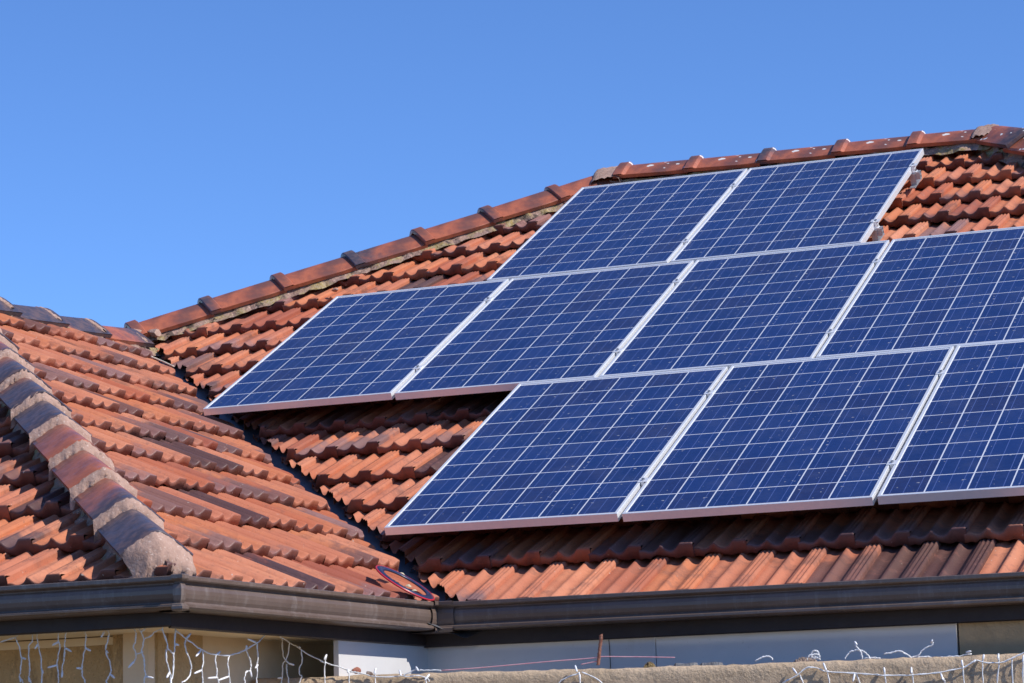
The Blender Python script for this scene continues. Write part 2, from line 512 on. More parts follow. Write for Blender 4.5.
# wing slopes
WRIDGE_A = -3.4
side_lips = [.04] + [.04 + .36 + .347 * k for k in range(0, 10)]
hip_n = (WB - WA).normalized()            # wing hip: keep b - a side
hip_n_side = Vector((WA.x + WB.x, WA.y + WB.y, 0)).normalized()
hipC = wing(0, FRONT_B, 0)
side_keep = Vector(((WA + WB).x, (WA + WB).y, 0)).normalized()
def side_span(v): return (FRONT_B - .3 + v * c28 * .9, .4 + v * c28 * 1.15)
roof_side = tile_roof("tiled_roof", T_WSIDE, side_lips, side_span, .03, [
    (V0 - vnor * .03, -vnor), (hipC, side_keep), (wing(WRIDGE_A + .02, 0, 0), WA)], 11, house,
    lambda u, v: .006 * math.sin(u * 1.9 + v) + .004 * math.sin(u * 5 + v * 3), step=.036, wave=.85, burnt=.15, lipdark=.85, dark_at=((1, -.9, -.75), (1, -1.75, -1.6), (2, -.5, -.35), (4, .2, .5)))
front_lips = [.04] + [.04 + .33 + .347 * k for k in range(0, 10)]
roof_front = tile_roof("tiled_roof", T_WFRONT, front_lips, lambda v: (-6.4 + v * c28, .15 - v * c28 * .9), -.02, [
    (hipC, -side_keep), (wing(2 * WRIDGE_A, FRONT_B, 0), (WA - WB) * 1.0)], 23, house)
roof_main['label'] = "largest orange tile slope, under the solar panels"
roof_side['label'] = "orange tile slope left of the dark valley"
roof_front['label'] = "small tile slope left of the mortared hip caps"

# roof deck beneath the tiles and the slopes one cannot see
d = MB()
def quad(*P): d.add(P, [tuple(range(len(P)))])
dz = Vector((0, 0, -.115))
eR = Vector((7.0, V0.y + .13, zmain(V0.y + .13)))
quad(valley_pt(-.36) + dz, Vector((6.85, -.36, zmain(-.36))) + dz, HIPR + dz, APEX + dz, J + dz)
wr_far = J + dz
wr_near = wing(WRIDGE_A, FRONT_B - WRIDGE_A, wing_z(WRIDGE_A)) + dz
Jw = wing(WRIDGE_A, (J - WO).dot(WB), wing_z(WRIDGE_A)) + dz
quad(wing(.0, FRONT_B, wing_z(0)) + dz, valley_pt(-.36) + dz, J + dz, Jw, wr_near)
quad(wing(2 * WRIDGE_A, FRONT_B, wing_z(0)) + dz, wing(0, FRONT_B, wing_z(0)) + dz, wr_near)
to_house(d.build("roof_deck", M['deck']))
d = MB()
up = Vector((0, 0, -.03))
zb = EAVE_Z
quad(wing(2 * WRIDGE_A, FRONT_B, zb) + up, wr_near - dz + up, Jw - dz + up, wing(2 * WRIDGE_A, 7.0, zb) + up)
quad(Jw - dz + up, J + up, APEX + up, Vector((APEX.x, 10.2, zb)) + up, Vector((-6.2, 10.2, zb)))
quad(APEX + up, HIPR + up, Vector((HIPR.x + 5.3, 10.2, zb)), Vector((APEX.x, 10.2, zb)))
quad(HIPR + up, Vector((6.85, -.36, zmain(-.36))) + up, Vector((6.8, 10.2, zb)))
to_house(d.build("rear_roof", M['clay']))

# valley flashing: folded metal strip
vf = MB()
pts = []
for y in np.linspace(-.47, 3.0, 24):
    p = valley_pt(y) + Vector((0, 0, -.088))
    pts.append([p - vnor * .20 + Vector((0, 0, .20 * .7071 * t28)), p - vnor * .01, p + vnor * .01, p + vnor * .20 + Vector((0, 0, .20 * .7071 * t28))])
F = []
for i in range(len(pts) - 1):
    for k in range(3): F.append((4 * i + k, 4 * i + k + 1, 4 * i + k + 5, 4 * i + k + 4))
vf.add([v for q in pts for v in q], F)
to_house(vf.build("valley_flashing", M['flash']))

# ------------------------------------------------------------------ ridge and hip caps
def cap_mesh(name, L, collar, step, width=.148, slope=.86, rr=.045):
    """one V shaped cap along +x (up the hip), origin at its lower end"""
    Q = np.linspace(-width, width, 17)
    def h(q, w=width): return -slope * (math.sqrt(q * q + rr * rr) - rr)
    if collar: S = [(0, .016, 1.10), (.004, .021, 1.12), (.058, .021, 1.12), (.066, .012, 1.06), (.072, 0, 1.0), (L * .5, -.001, 1), (L + .03, -.004, .98)]
    else: S = [(0, step - .004, 1.05), (.005, step, 1.06), (L * .35, step * .62, 1.03), (L * .7, step * .28, 1.0), (L + .05, -.006, .97)]
    V = []; F = []
    for x, dh, k in S:
        for q in Q: V.append((x, q * k, h(q) * k + dh))
    n = len(Q)
    for i in range(len(S) - 1):
        for j in range(n - 1): F.append((i * n + j, (i + 1) * n + j, (i + 1) * n + j + 1, i * n + j + 1))
    b0 = len(V)                            # inner skin and end rim
    for x, dh, k in (S[0], S[-1]):
        for q in Q: V.append((x, q * k * .90, h(q) * k + dh - .017))
    for j in range(n - 1):
        F.append((j, j + 1, b0 + j + 1, b0 + j))
        F.append((b0 + j, b0 + j + 1, b0 + n + j + 1, b0 + n + j))
    m = len(S) - 1
    for e in (0, n - 1):
        for i in range(m):
            t0 = i / m; 
        F.append((e, b0 + e, b0 + n + e, m * n + e))
    me = bpy.data.meshes.new(name)
    me.from_pydata(V, [], F); me.update()
    for p in me.polygons: p.use_smooth = True
    me.materials.append(M['cap'])
    b = bmesh.new(); b.from_mesh(me)
    bmesh.ops.recalc_face_normals(b, faces=b.faces)
    for e in b.edges:
        if len(e.link_faces) == 2 and e.calc_face_angle(0) > R(40): e.smooth = False
    b.to_mesh(me); b.free()
    return me
def axis_frame(p, direction):
    x = Vector(direction).normalized(); y = Vector((0, 0, 1)).cross(x).normalized(); z = x.cross(y)
    return Matrix(((x.x, y.x, z.x, p[0]), (x.y, y.y, z.y, p[1]), (x.z, y.z, z.z, p[2]), (0, 0, 0, 1)))
def put_cap(me, T, tone, droppings, parent, name="ridge_cap"):
    o = bpy.data.objects.new(name, me)
    COL.objects.link(o)
    o.parent = parent
    o.matrix_parent_inverse = (Matrix.Translation((0, 0, GROUND_Z)) @ parent.matrix_parent_inverse @ Matrix.Identity(4)).inverted() if False else Matrix.Identity(4)
    o.matrix_basis = T
    o['tone'] = tone; o['droppings'] = droppings
    return o
def mortar_strip(name, P0, P1, parent, half, top, drop, seed, mat, seg=.035, rag=.012):
    """bedding mortar under a row of caps: ragged strip showing on both sides"""
    q = random.Random(seed)
    P0, P1 = Vector(P0), Vector(P1); L = (P1 - P0).length
    n = int(L / seg); T = axis_frame(P0, P1 - P0)
    V = []; F = []
    lo = [0, 0]
    prof = [-1.18, -1.06, -.97, -.9, .9, .97, 1.06, 1.18]
    for i in range(n + 1):
        x = L * i / n
        lo = [lo[0] * .6 + q.gauss(0, rag) , lo[1] * .6 + q.gauss(0, rag)]
        for k, pr in enumerate(prof):
            e = lo[0] if pr < 0 else lo[1]
            dep = {1.18: -drop, 1.06: -drop * .62, .97: -drop * .22, .9: .012}[abs(pr)]
            V.append((x + q.gauss(0, .003), (pr * half) + math.copysign(e * (.9 if abs(pr) > 1 else .35), pr) + q.gauss(0, .0035), top + dep + q.gauss(0, .0045)))
    m = len(prof)
    for i in range(n):
        for k in range(m - 1): F.append((i * m + k, (i + 1) * m + k, (i + 1) * m + k + 1, i * m + k + 1))
    F.append(tuple(range(m))); F.append(tuple(n * m + k for k in range(m))[::-1])
    V = [T @ Vector(v) for v in V]
    o = mesh(name, V, F, mat, None, False)
    b = bmesh.new(); b.from_mesh(o.data); bmesh.ops.recalc_face_normals(b, faces=b.faces); b.to_mesh(o.data); b.free()
    o.parent = parent
    return o

CAPC = cap_mesh("ridge_cap", .43, True, 0)
tones = [.2, .5, .35, .62, .15, .45, .25, .4, .3, .5, .55, .35]
# main hip from the wing junction to the apex, then the main ridge
h0 = J + Vector((-.05, -.03, .048)); h1 = APEX + Vector((0, 0, .064))
hd = (h1 - h0).normalized(); HL = (h1 - h0).length
nh = round(HL / .43)
sp = HL / nh
for k in range(nh):
    T = axis_frame(h0 + hd * (sp * k) + Vector((0, jag(rng, .006), jag(rng, .004))), hd + Vector((0, 0, jag(rng, .006))))
    put_cap(CAPC, T, tones[k % 12], .0, roof_main, "hip_cap")
r0 = APEX + Vector((.07, 0, .070)); r1 = HIPR + Vector((0, 0, .070)); rd = (r1 - r0).normalized()
RL = (r1 - r0).length; nr = 5; spr = RL / nr
for k in range(nr):
    T = axis_frame(r0 + rd * (spr * k) + Vector((0, jag(rng, .008), jag(rng, .005))), rd + Vector((0, 0, jag(rng, .010))))
    put_cap(CAPC, T, [.25, .42, .55, .45, .2][k], 1.0, roof_main)
# right hand hip falling away from the ridge end
CAPS = cap_mesh("hip_cap", .40, False, .030)
rh0 = HIPR + Vector((.02, -.02, .070)); rhd = Vector((.7071, -.7071, -.7071 * t28)).normalized()
for k in range(13):
    p = rh0 + rhd * (.40 * (k + 1))
    put_cap(CAPS, axis_frame(p + Vector((0, 0, jag(rng, .004))), -rhd), [.62, .2, .5, .3, .6][k % 5], 1.0 if k < 3 else 0, roof_main, "hip_cap")
mortar_strip("bedding_mortar", h0 + Vector((0, 0, -.105)), h1 + Vector((0, 0, -.105)), roof_main, .130, -.004, .045, 5, M['old_mortar'])
mortar_strip("bedding_mortar", r0 + Vector((-.1, 0, -.115)), r1 + Vector((.03, 0, -.115)), roof_main, .136, -.008, .045, 6, M['old_mortar'])
mortar_strip("bedding_mortar", rh0 + Vector((0, 0, -.13)), rh0 + rhd * 5.2 + Vector((0, 0, -.13)), roof_main, .100, .005, .05, 8, M['old_mortar'])
def mortar_patch(name, T, width, height, length, seed, parent, mat=None, slope=.78):
    """saddle of mortar daubed over a joint; x along the hip, same V section as a cap"""
    q = random.Random(seed)
    nx, ny = 12, 22
    V = []; F = []
    for i in range(nx + 1):
        fx = i / nx
        for j in range(ny + 1):
            y = (j / ny * 2 - 1) * width * (1 + .10 * q.uniform(-1, 1) * (abs(j / ny * 2 - 1) > .9))
            edge = min(1, fx * 5, (1 - fx) * 5)
            z = -slope * (math.sqrt(y * y + .0022) - .047) + height * (edge ** .5) + q.gauss(0, .0022)
            x = fx * length + (q.gauss(0, .006) if i in (0, nx) else q.gauss(0, .001))
            if i in (0, nx): z = -slope * (math.sqrt(y * y + .0022) - .047) - .03
            V.append(T @ Vector((x, y, z)))
    for i in range(nx):
        for j in range(ny):
            a_ = i * (ny + 1) + j
            F.append((a_, a_ + ny + 1, a_ + ny + 2, a_ + 1))
    o = mesh(name, V, F, mat or M['mortar'], parent, True)
    return o
mortar_patch("joint_mortar", axis_frame(APEX + Vector((-.10, -.03, .030)), Vector((.95, .12, .06))), .17, .036, .20, 3, roof_main)
mortar_patch("joint_mortar", axis_frame(HIPR + Vector((-.085, .0, .056)), Vector((1, -.05, -.02))), .15, .022, .15, 4, roof_main)
# junction at the top of the valley
lp = lump("joint_mortar", M['mortar'], J + Vector((.05, -.12, -.03)), (.11, .07, .04), 77); lp.parent = roof_main
lp = lump("joint_mortar", M['mortar'], J + Vector((.15, -.06, -.015)), (.08, .05, .035), 78); lp.parent = roof_main
lp = lump("joint_mortar", M['old_mortar'], J + Vector((-.10, -.16, -.03)), (.10, .07, .04), 79); lp.parent = roof_main

# wing ridge
wr0 = wing(WRIDGE_A, FRONT_B - WRIDGE_A, wing_z(WRIDGE_A) + .005); wr1 = wing(WRIDGE_A, (J - WO).dot(WB) - .20, wing_z(WRIDGE_A) + .005)
wd = (wr1 - wr0).normalized(); WL = (wr1 - wr0).length
nw = int(WL / .41)
CAPW = cap_mesh("ridge_cap", .41, False, .034)
for k in range(nw + 1):
    T = axis_frame(wr1 - wd * (.41 * k - .02) + Vector((jag(rng, .006), 0, jag(rng, .005))), -wd)
    put_cap(CAPW, T, [.62, .85, .95, .8, .7, .6][k % 6], 0, roof_side)
    T2 = axis_frame(wr1 - wd * (.41 * k + .005) + Vector((0, 0, .0)), -wd)
    mortar_patch("joint_mortar", T2, .137, .026, .05, 300 + k, roof_side)
mortar_strip("bedding_mortar", wr0 + Vector((0, 0, -.10)), wr1 + wd * .34 + Vector((0, 0, -.10)), roof_side, .134, .012, .04, 9, M['old_mortar'])
# wing hip, seen end on: stepped caps with a mortar face at each lower end
hp = Vector((-WA.x + WB.x, -WA.y + WB.y, 0)); hp.z = tw_; hipd = hp.normalized()
HC = wing(-.0, FRONT_B - .022, EAVE_Z)
CAPH = cap_mesh("hip_cap", .43, False, .033, .114, .80, .024)
HH = .052
for k in range(12):
    s0 = .155 + .432 * k
    T = axis_frame(HC + hipd * s0 + Vector((0, 0, HH)) + Vector((jag(rng, .006), jag(rng, .006), 0)), hipd)
    put_cap(CAPH, T, [.95, .62, .30, .28, .95, .85, .8, .55, .7, .3, .5, .5][k], 0, roof_side, "hip_cap")
    Tm = axis_frame(HC + hipd * (s0 - (.045 if k else .10)) + Vector((0, 0, HH)), hipd)
    # mortar face: a sloping arched band from the raised end down onto the cap below
    q = random.Random(500 + k)
    Vm = []; Fm = []
    ny = 26; rows = [(.050, .031), (.043, .0295), (.031, .017), (.021, .004), (.012, -.014), (.014, -.04)] if k else [(.105, .030), (.096, .028), (.068, .006), (.040, -.024), (.020, -.052), (.024, -.10)]
    for i, (x, z) in enumerate(rows):
        for j in range(ny + 1):
            y = (j / ny * 2 - 1) * .119
            rag_ = q.gauss(0, .0025) + (q.gauss(0, .006 if k else .003) if i >= 3 else 0)
            Vm.append(Tm @ Vector((x + rag_, y * (1 + .02 * q.uniform(-1, 1)), -.80 * (1 if k else (1, 1, .9, .68, .5, .5)[i]) * (math.sqrt(y * y + .00058) - .024) + z + q.gauss(0, .0018))))
    if k == 0:                             # the last daub stops on the back of the gutter
        for i_, v in enumerate(Vm):
            b_ = (v - WO).dot(WB); a_ = (v - WO).dot(WA)
            if b_ < -1.945: v = v + WB * (-1.945 - b_) * .93
            if a_ > .022: v = v - WA * (a_ - .022) * .93
            v.z = max(v.z, -.352 + q.uniform(0, .012)); Vm[i_] = v
    for i in range(len(rows) - 1):
        for j in range(ny): a_ = i * (ny + 1) + j; Fm.append((a_, a_ + 1, a_ + ny + 2, a_ + ny + 1))
    mesh("joint_mortar", Vm, Fm, M['mortar'], roof_side, True)
mortar_strip("bedding_mortar", HC + hipd * .21 + Vector((0, 0, -.05)), HC + hipd * 4.6 + Vector((0, 0, -.05)), roof_side, .072, -.01, .07, 12, M['old_mortar'])

# ------------------------------------------------------------------ gutters, fascias, walls
GZ = -.341
GPROF = [(-.118, -.004), (-.118, -.100), (-.100, -.106), (-.030, -.106), (-.006, -.104), (-.001, -.099), (-.001, -.091), (-.007, -.087), (-.016, -.086), (-.020, -.081), (-.014, -.070), (-.011, -.056), (-.011, -.044), (-.014, -.032), (-.021, -.024), (-.015, -.019), (-.003, -.017), (.0, -.013), (.0, -.002), (-.003, 0), (-.016, 0), (-.018, -.004), (-.020, -.03), (-.022, -.095), (-.112, -.098), (-.112, -.004)]
CORNER_IN = Vector((.457, -.52, GZ))
CORNER_OUT = wing(.033, -1.955, GZ)
FAR_L = wing(-6.6, -1.955, GZ)
FAR_R = Vector((7.2, -.52, GZ - .004))
def run(name, P0, P1, out, m0, m1, mat, prof, grow=0.0, parent=None):
    """sweep a section between two mitred ends; out = outward horizontal normal, m0/m1 = mitre shift per metre of outset"""
    d = (P1 - P0).normalized(); out = Vector(out).normalized()
    V = []; n = len(prof)
    for P, m in ((P0, m0), (P1, m1)):
        for (o_, z) in prof:
            o2 = o_ + grow
            V.append(P + out * o2 + d * (m * o2) + Vector((0, 0, z - (grow if z < -.05 else -grow * .5))))
    F = [(i, (i + 1) % n, n + (i + 1) % n, n + i) for i in range(n)]
    o = mesh(name, V, F, mat, None, False)
    b = bmesh.new(); b.from_mesh(o.data); bmesh.ops.recalc_face_normals(b, faces=b.faces); b.to_mesh(o.data); b.free()
    if parent is None: to_house(o)
    else: o.parent = parent
    return o
OUT_M, OUT_S, OUT_F = Vector((0, -1, 0)), WA, -WB
# at the inside corner the outset of one run shortens the other; mitre sign per metre of outset
ta = math.tan((math.pi / 2 - ROT) / 2)
g1 = run("gutter", CORNER_IN, FAR_R, OUT_M, 1.0, 0, M['gutter'], GPROF)
g2 = run("gutter", CORNER_OUT, CORNER_IN, OUT_S, -1.0, -1.0, M['gutter'], GPROF)
g3 = run("gutter", FAR_L, CORNER_OUT, OUT_F, 0, 1.0, M['gutter'], GPROF)
g1['label'] = "dark brown gutter below the panels"; g2['label'] = "sunlit brown gutter of the wing"; g3['label'] = "shaded brown gutter at the far left"
def d_(a, b): return (b - a).normalized()
STRAP = [p for p in GPROF[:20]] + [(-.012, -.006), (-.024, -.02), (-.026, -.09), (-.112, -.096)]
dm, ds, df = d_(CORNER_IN, FAR_R), d_(CORNER_OUT, CORNER_IN), d_(FAR_L, CORNER_OUT)
run("corner_joint", CORNER_IN, CORNER_IN + dm * .06, OUT_M, 1.0, 0, M['gutter'], GPROF, .0065, g1)
run("corner_joint", CORNER_IN - ds * .035, CORNER_IN, OUT_S, 0, -1.0, M['gutter'], GPROF, .0065, g1)
run("corner_joint", CORNER_OUT, CORNER_OUT + ds * .035, OUT_S, -1.0, 0, M['gutter'], GPROF, .0065, g2)
run("corner_joint", CORNER_OUT - df * .035, CORNER_OUT, OUT_F, 0, 1.0, M['gutter'], GPROF, .0065, g2)
run("joint_strap", CORNER_IN + dm * 3.35, CORNER_IN + dm * 3.39, OUT_M, 0, 0, M['gutter'], GPROF, .003, g1)
# fascia boards, set back behind the gutters
FB = -.497
FPROF = [(-.104, -.02), (-.104, FB - GZ), (-.110, FB - GZ - .004), (-.128, FB - GZ - .004), (-.132, FB - GZ), (-.132, -.02)]
f1 = run("fascia", CORNER_IN, FAR_R, OUT_M, 1.0, 0, M['fascia'], [(o - .004, z) for o, z in FPROF])
f2 = run("fascia", CORNER_OUT, CORNER_IN, OUT_S, -1.0, -1.0, M['fascia'], [(o - .001, z + .004) for o, z in FPROF])
f3 = run("fascia", FAR_L, CORNER_OUT, OUT_F, 0, 1.0, M['fascia'], [(o, z + .008) for o, z in FPROF])
# white sheet walls just behind the fascias
YW = -.372 + .0
wallx = 2.38
w = MB()
def wallbox(P0, P1, thick, z0, z1, into):
    into = Vector(into).normalized() * thick
    V = [Vector((p.x, p.y, z)) for p in (P0, P1, P1 + into, P0 + into) for z in (z0, z1)]
    w.add(V, [(0, 2, 3, 1), (2, 4, 5, 3), (4, 6, 7, 5), (6, 0, 1, 7), (1, 3, 5, 7), (0, 6, 4, 2)])
IN_X = wing(-.085, 0, 0).x - .005
wallbox(Vector((IN_X, YW, 0)), Vector((1.26, YW, 0)), .10, GROUND_Z, FB + .06, (0, 1, 0))
wm1 = to_house(w.build("wall", M['white']))
w = MB(); wallbox(Vector((1.263, YW + .001, 0)), Vector((wallx, YW + .001, 0)), .10, GROUND_Z, FB + .06, (0, 1, 0)); to_house(w.build("wall", M['white']))
w = MB(); wallbox(Vector((wallx + .008, YW + .004, 0)), Vector((7.0, YW + .004, 0)), .1, GROUND_Z, FB + .05, (0, 1, 0)); to_house(w.build("wall", M['tan']))['label'] = "tan recessed wall at the right edge"
w = MB(); wallbox(wing(-.085, -.715, 0), wing(-.085, -.005, 0), .02, GROUND_Z, FB + .06, -WA); wz = to_house(w.build("wall", M['white'])); wz['label'] = "sunlit white wall in the corner below the wing"
w = MB(); wallbox(wing(-.38, -1.50, 0), wing(-.38, -.0, 0), .1, GROUND_Z, FB + .05, -WA); to_house(w.build("wall", M['brightened_tan']))['label'] = "shaded tan wall under the wing eave"
w = MB(); wallbox(wing(-6.2, -1.40, 0), wing(-.402, -1.40, 0), .1, GROUND_Z, FB + .05, WB)
to_house(w.build("wall", M['stone']))['label'] = "rough brown wall under the left eave"
# pier at the wing corner
w = MB(); wallbox(wing(-.55, -1.46, 0), wing(-.372, -1.46, 0), .30, GROUND_Z, FB + .048, WB); to_house(w.build("corner_pier", M['stone'], None, False, .006))
# soffits
sz = FB + .013
w = MB()
w.add([wing(-6.3, -1.83, sz), wing(-.12, -1.83, sz), wing(-.12, -1.30, sz), wing(-6.3, -1.30, sz)], [(3, 2, 1, 0)])
w.add([wing(-.12, -1.83, sz + .0), wing(-.12, .0, sz + .0), wing(-.55, .0, sz), wing(-.55, -1.30, sz), wing(-.12, -1.30, sz)], [(4, 3, 2, 1)])
to_house(w.build("soffit", M['cream']))
w = MB(); w.add([(IN_X, YW + .04, sz), (7.0, YW + .04, sz), (7.0, YW + .5, sz), (IN_X, YW + .5, sz)], [(0, 1, 2, 3)]); to_house(w.build("soffit", M['cream']))
# timber batten along the soffit edge
w = MB(); wallbox(wing(-6.2, -1.425, 0), wing(-.56, -1.425, 0), .024, sz - .03, sz - .004, WB); to_house(w.build("soffit_batten", M['cream']))

# ------------------------------------------------------------------ solar panels
PW, PH, PT = .992, 1.650, .034
FRM = .013
def frame_mesh():
    b = MB()
    # mitred aluminium frame: outer wall, top lip, inner wall
    def ring(x, z): return [(x, x, z), (PW - x, x, z), (PW - x, PH - x, z), (x, PH - x, z)]
    rs = [ring(.0, -PT), ring(0, -.0012), ring(.0012, 0), ring(FRM - .001, 0), ring(FRM, -.0012), ring(FRM, -.009), ring(FRM - .009, -.009), ring(.0018, -.012), ring(.0018, -PT)]
    V = [v for r_ in rs for v in r_]; F = []
    for i in range(len(rs) - 1):
        for k in range(4): F.append((i * 4 + k, i * 4 + (k + 1) % 4, (i + 1) * 4 + (k + 1) % 4, (i + 1) * 4 + k))
    i = len(rs) - 1
    for k in range(4): F.append((i * 4 + k, i * 4 + (k + 1) % 4, (k + 1) % 4, k))
    b.add(V, F)
    me = bpy.data.meshes.new("frame"); me.from_pydata(b.v, [], b.f); me.update()
    bb = bmesh.new(); bb.from_mesh(me); bmesh.ops.recalc_face_normals(bb, faces=bb.faces); bb.to_mesh(me); bb.free()
    me.materials.append(M['alu'])
    return me
FRAME_ME = frame_mesh()
def cell_mesh(seed):
    q = random.Random(seed)
    cs, gu, gv = .156, .0055, .0050
    mu = (PW - 6 * cs - 5 * gu) / 2; mv = (PH - 10 * cs - 9 * gv) / 2
    us = [FRM - .001]; ku = []
    for i in range(6):
        x = mu + i * (cs + gu)
        us.append(x); ku.append(-1)
        for f in (1 / 6, .5, 5 / 6):
            us += [x + cs * f - .0012, x + cs * f + .0012]; ku += [i, 100 + i]
        us.append(x + cs); ku.append(i)
    us.append(PW - FRM + .001); ku.append(-1)
    vs = [FRM - .001]; kv = []
    for j in range(10):
        y = mv + j * (cs + gv)
        vs += [y, y + cs]; kv += [-1, j]
    vs.append(PH - FRM + .001); kv.append(-1)
    V = [(x, y, -.004) for y in vs for x in us]
    n = len(us); F = []; mi = []; tint = []
    tn = {(i, j): q.random() for i in range(6) for j in range(10)}
    for j in range(len(vs) - 1):
        for i in range(n - 1):
            F.append((j * n + i, j * n + i + 1, (j + 1) * n + i + 1, (j + 1) * n + i))
            a_, b_ = ku[i], kv[j]
            if a_ < 0: mi.append(1)
            elif a_ >= 100: mi.append(2 if b_ >= 0 else 1)
            else: mi.append(0 if b_ >= 0 else 1)
            t = tn[(a_ % 100, b_)] if a_ >= 0 and b_ >= 0 else 0
            tint += [(t, t, t, 1)] * 4
    me = bpy.data.meshes.new("cell_sheet"); me.from_pydata(V, [], F); me.update()
    ca = me.color_attributes.new("tint", 'FLOAT_COLOR', 'CORNER')
    ca.data.foreach_set("color", np.array(tint, dtype=np.float32).ravel())
    for m_ in (M['cell'], M['backsheet'], M['busbar']): me.materials.append(m_)
    me.polygons.foreach_set("material_index", mi)
    return me
def clamp_mesh():
    b = MB()
    b.box((-.020, -.020, .0005), (.020, .020, .0035)); b.box((-.006, -.019, -.03), (.006, .019, .0))
    me = bpy.data.meshes.new("clamp"); me.from_pydata(b.v, [], b.f); me.update(); me.materials.append(M['alu']); return me
def bolt_mesh():
    b = MB(); b.tube([(0, 0, .003), (0, 0, .010)], .0065, 8)
    me = bpy.data.meshes.new("bolt"); me.from_pydata(b.v, [], b.f); me.update(); me.materials.append(M['steel']); return me
CLAMP_ME, BOLT_ME = clamp_mesh(), bolt_mesh()
PANELS = [  # row, column, u, v, small errors of each panel as laid (du, dv, turn, lift, cross tilt, slope tilt), has right neighbour
    (0, 0, 0.000, 0.000, .0007, -.0045, -.0010, .0011, -.0077, -.0200, 1),
    (0, 1, 1.010, 0.000, .0025, -.0043, -.0015, .0004, .0054, -.0065, 1),
    (0, 2, 2.021, 0.000, .0003, .0009, .0004, .0016, -.0011, -.0040, 0),
    (1, 0, -1.636, 1.660, -.0013, .0056, -.0027, -.0007, .0019, .0003, 1),
    (1, 1, -.625, 1.660, .0008, -.0047, -.0025, .0, -.0011, .0073, 1),
    (1, 2, .385, 1.660, .0011, -.0032, -.0012, -.0005, .0036, .0113, 1),
    (1, 3, 1.395, 1.660, -.0006, -.0005, -.0010, .0006, -.0004, .0098, 0),
    (2, 0, -.778, 3.339, .0024, -.0030, .0032, .0015, -.0022, .0055, 1),
    (2, 1, .232, 3.339, -.0020, .0040, .0050, -.0011, -.0022, .0080, 0)]
PLABEL = {
    (0, 0): "blue solar panel at the left end of the lowest row, nearest the valley",
    (0, 1): "middle blue solar panel of the lowest row, complete and above the eave gutter",
    (0, 2): "blue solar panel of the lowest row cut off by the right edge of the photo",
    (1, 0): "leftmost blue solar panel of all, at the left end of the middle row",
    (1, 1): "second blue solar panel from the left in the middle row",
    (1, 2): "third blue solar panel from the left in the middle row, complete on all sides",
    (1, 3): "blue solar panel of the middle row running out of the right edge of the photo",
    (2, 0): "left one of the two blue solar panels in the top row under the ridge",
    (2, 1): "right one of the two blue solar panels in the top row, beside bare tiles"}
for (r_, c_, u, v, du, dv, rz, lw, ta_, tb_, nb) in PANELS:
    T = T_MAIN @ Matrix.Translation((u + du + PW / 2, v + dv + PH / 2, lw)) @ Matrix.Rotation(rz, 4, 'Z') \
        @ Matrix(((1, 0, 0, 0), (0, 1, 0, 0), (ta_ / PW, tb_ / PH, 1, 0), (0, 0, 0, 1))).to_3x3().to_quaternion().to_matrix().to_4x4() \
        @ Matrix.Translation((-PW / 2, -PH / 2, 0))
    o = empty("solar_panel")
    o.matrix_world = T
    tag(o, PLABEL[(r_, c_)], "solar panel", "solar panels on the main roof")
    for nm, me in (("frame", FRAME_ME), ("cell_sheet", cell_mesh(r_ * 10 + c_))):
        k = bpy.data.objects.new(nm, me); COL.objects.link(k); k.parent = o
    for vv in (.33, 1.32):
        k = bpy.data.objects.new("clamp", CLAMP_ME); COL.objects.link(k); k.parent = o
        k.location = (PW + .009, vv, 0)
        kb = bpy.data.objects.new("bolt", BOLT_ME); COL.objects.link(kb); kb.parent = k

# mounting rails under the panels
RAIL = {0: (-.018, 3.9), 1: (-1.655, 2.55), 2: (-.80, 1.262)}
RLAB = {(0, 0): "lower aluminium rail under the lowest row of panels", (0, 1): "upper aluminium rail under the lowest row of panels",
        (1, 0): "lower aluminium rail under the middle row of panels", (1, 1): "upper aluminium rail under the middle row of panels",
        (2, 0): "lower aluminium rail ending beside the top right panel, over bare tiles", (2, 1): "upper aluminium rail ending beside the top right panel, close to the ridge"}
VROW = {0: 0, 1: 1.66, 2: 3.339}
for r_ in range(3):
    for i, vv in enumerate((.33, 1.32)):
        u0, u1 = RAIL[r_]
        o = empty("mounting_rail"); o.matrix_world = T_MAIN @ Matrix.Translation((u0, VROW[r_] + vv, -PT))
        tag(o, RLAB[(r_, i)], "mounting rail", "rails under the solar panels")
        b = MB(); L = u1 - u0
        b.box((0, -.018, -.040), (L, .018, -.036)); b.box((0, -.018, -.036), (L, -.014, -.0025)); b.box((0, .014, -.036), (L, .018, -.0025))
        b.box((0, -.014, -.020), (L, .014, -.017)); b.box((0, -.018, -.0024), (L, -.006, -.0005)); b.box((0, .006, -.0024), (L, .018, -.0005))
        b.build("rail_bar", M['alu_dull'], o)
        n = max(2, int(L / 1.1))
        for k in range(n + 1):
            x = .06 + (L - .10) * k / n
            b = MB()
            b.box((x - .015, -.024, -.068), (x + .015, -.019, -.006)); b.box((x - .015, -.070, -.074), (x + .015, .12, -.068))
            b.build("roof_hook", M['alu_dull'], o)
        if r_ == 2:      # end clamp holding the right hand frame
            b = MB(); x = L - .038
            b.box((x - .002, -.018, -.0005), (x + .022, .018, .003)); b.box((x - .002, -.018, .003), (x + .003, .018, PT)); b.box((x - .014, -.018, PT + .001), (x + .003, .018, PT + .005))
            b.build("end_clamp", M['alu'], o)
            b = MB(); b.tube([(x + .012, 0, .003), (x + .012, 0, .016)], .007, 8); b.build("bolt", M['steel'], o)
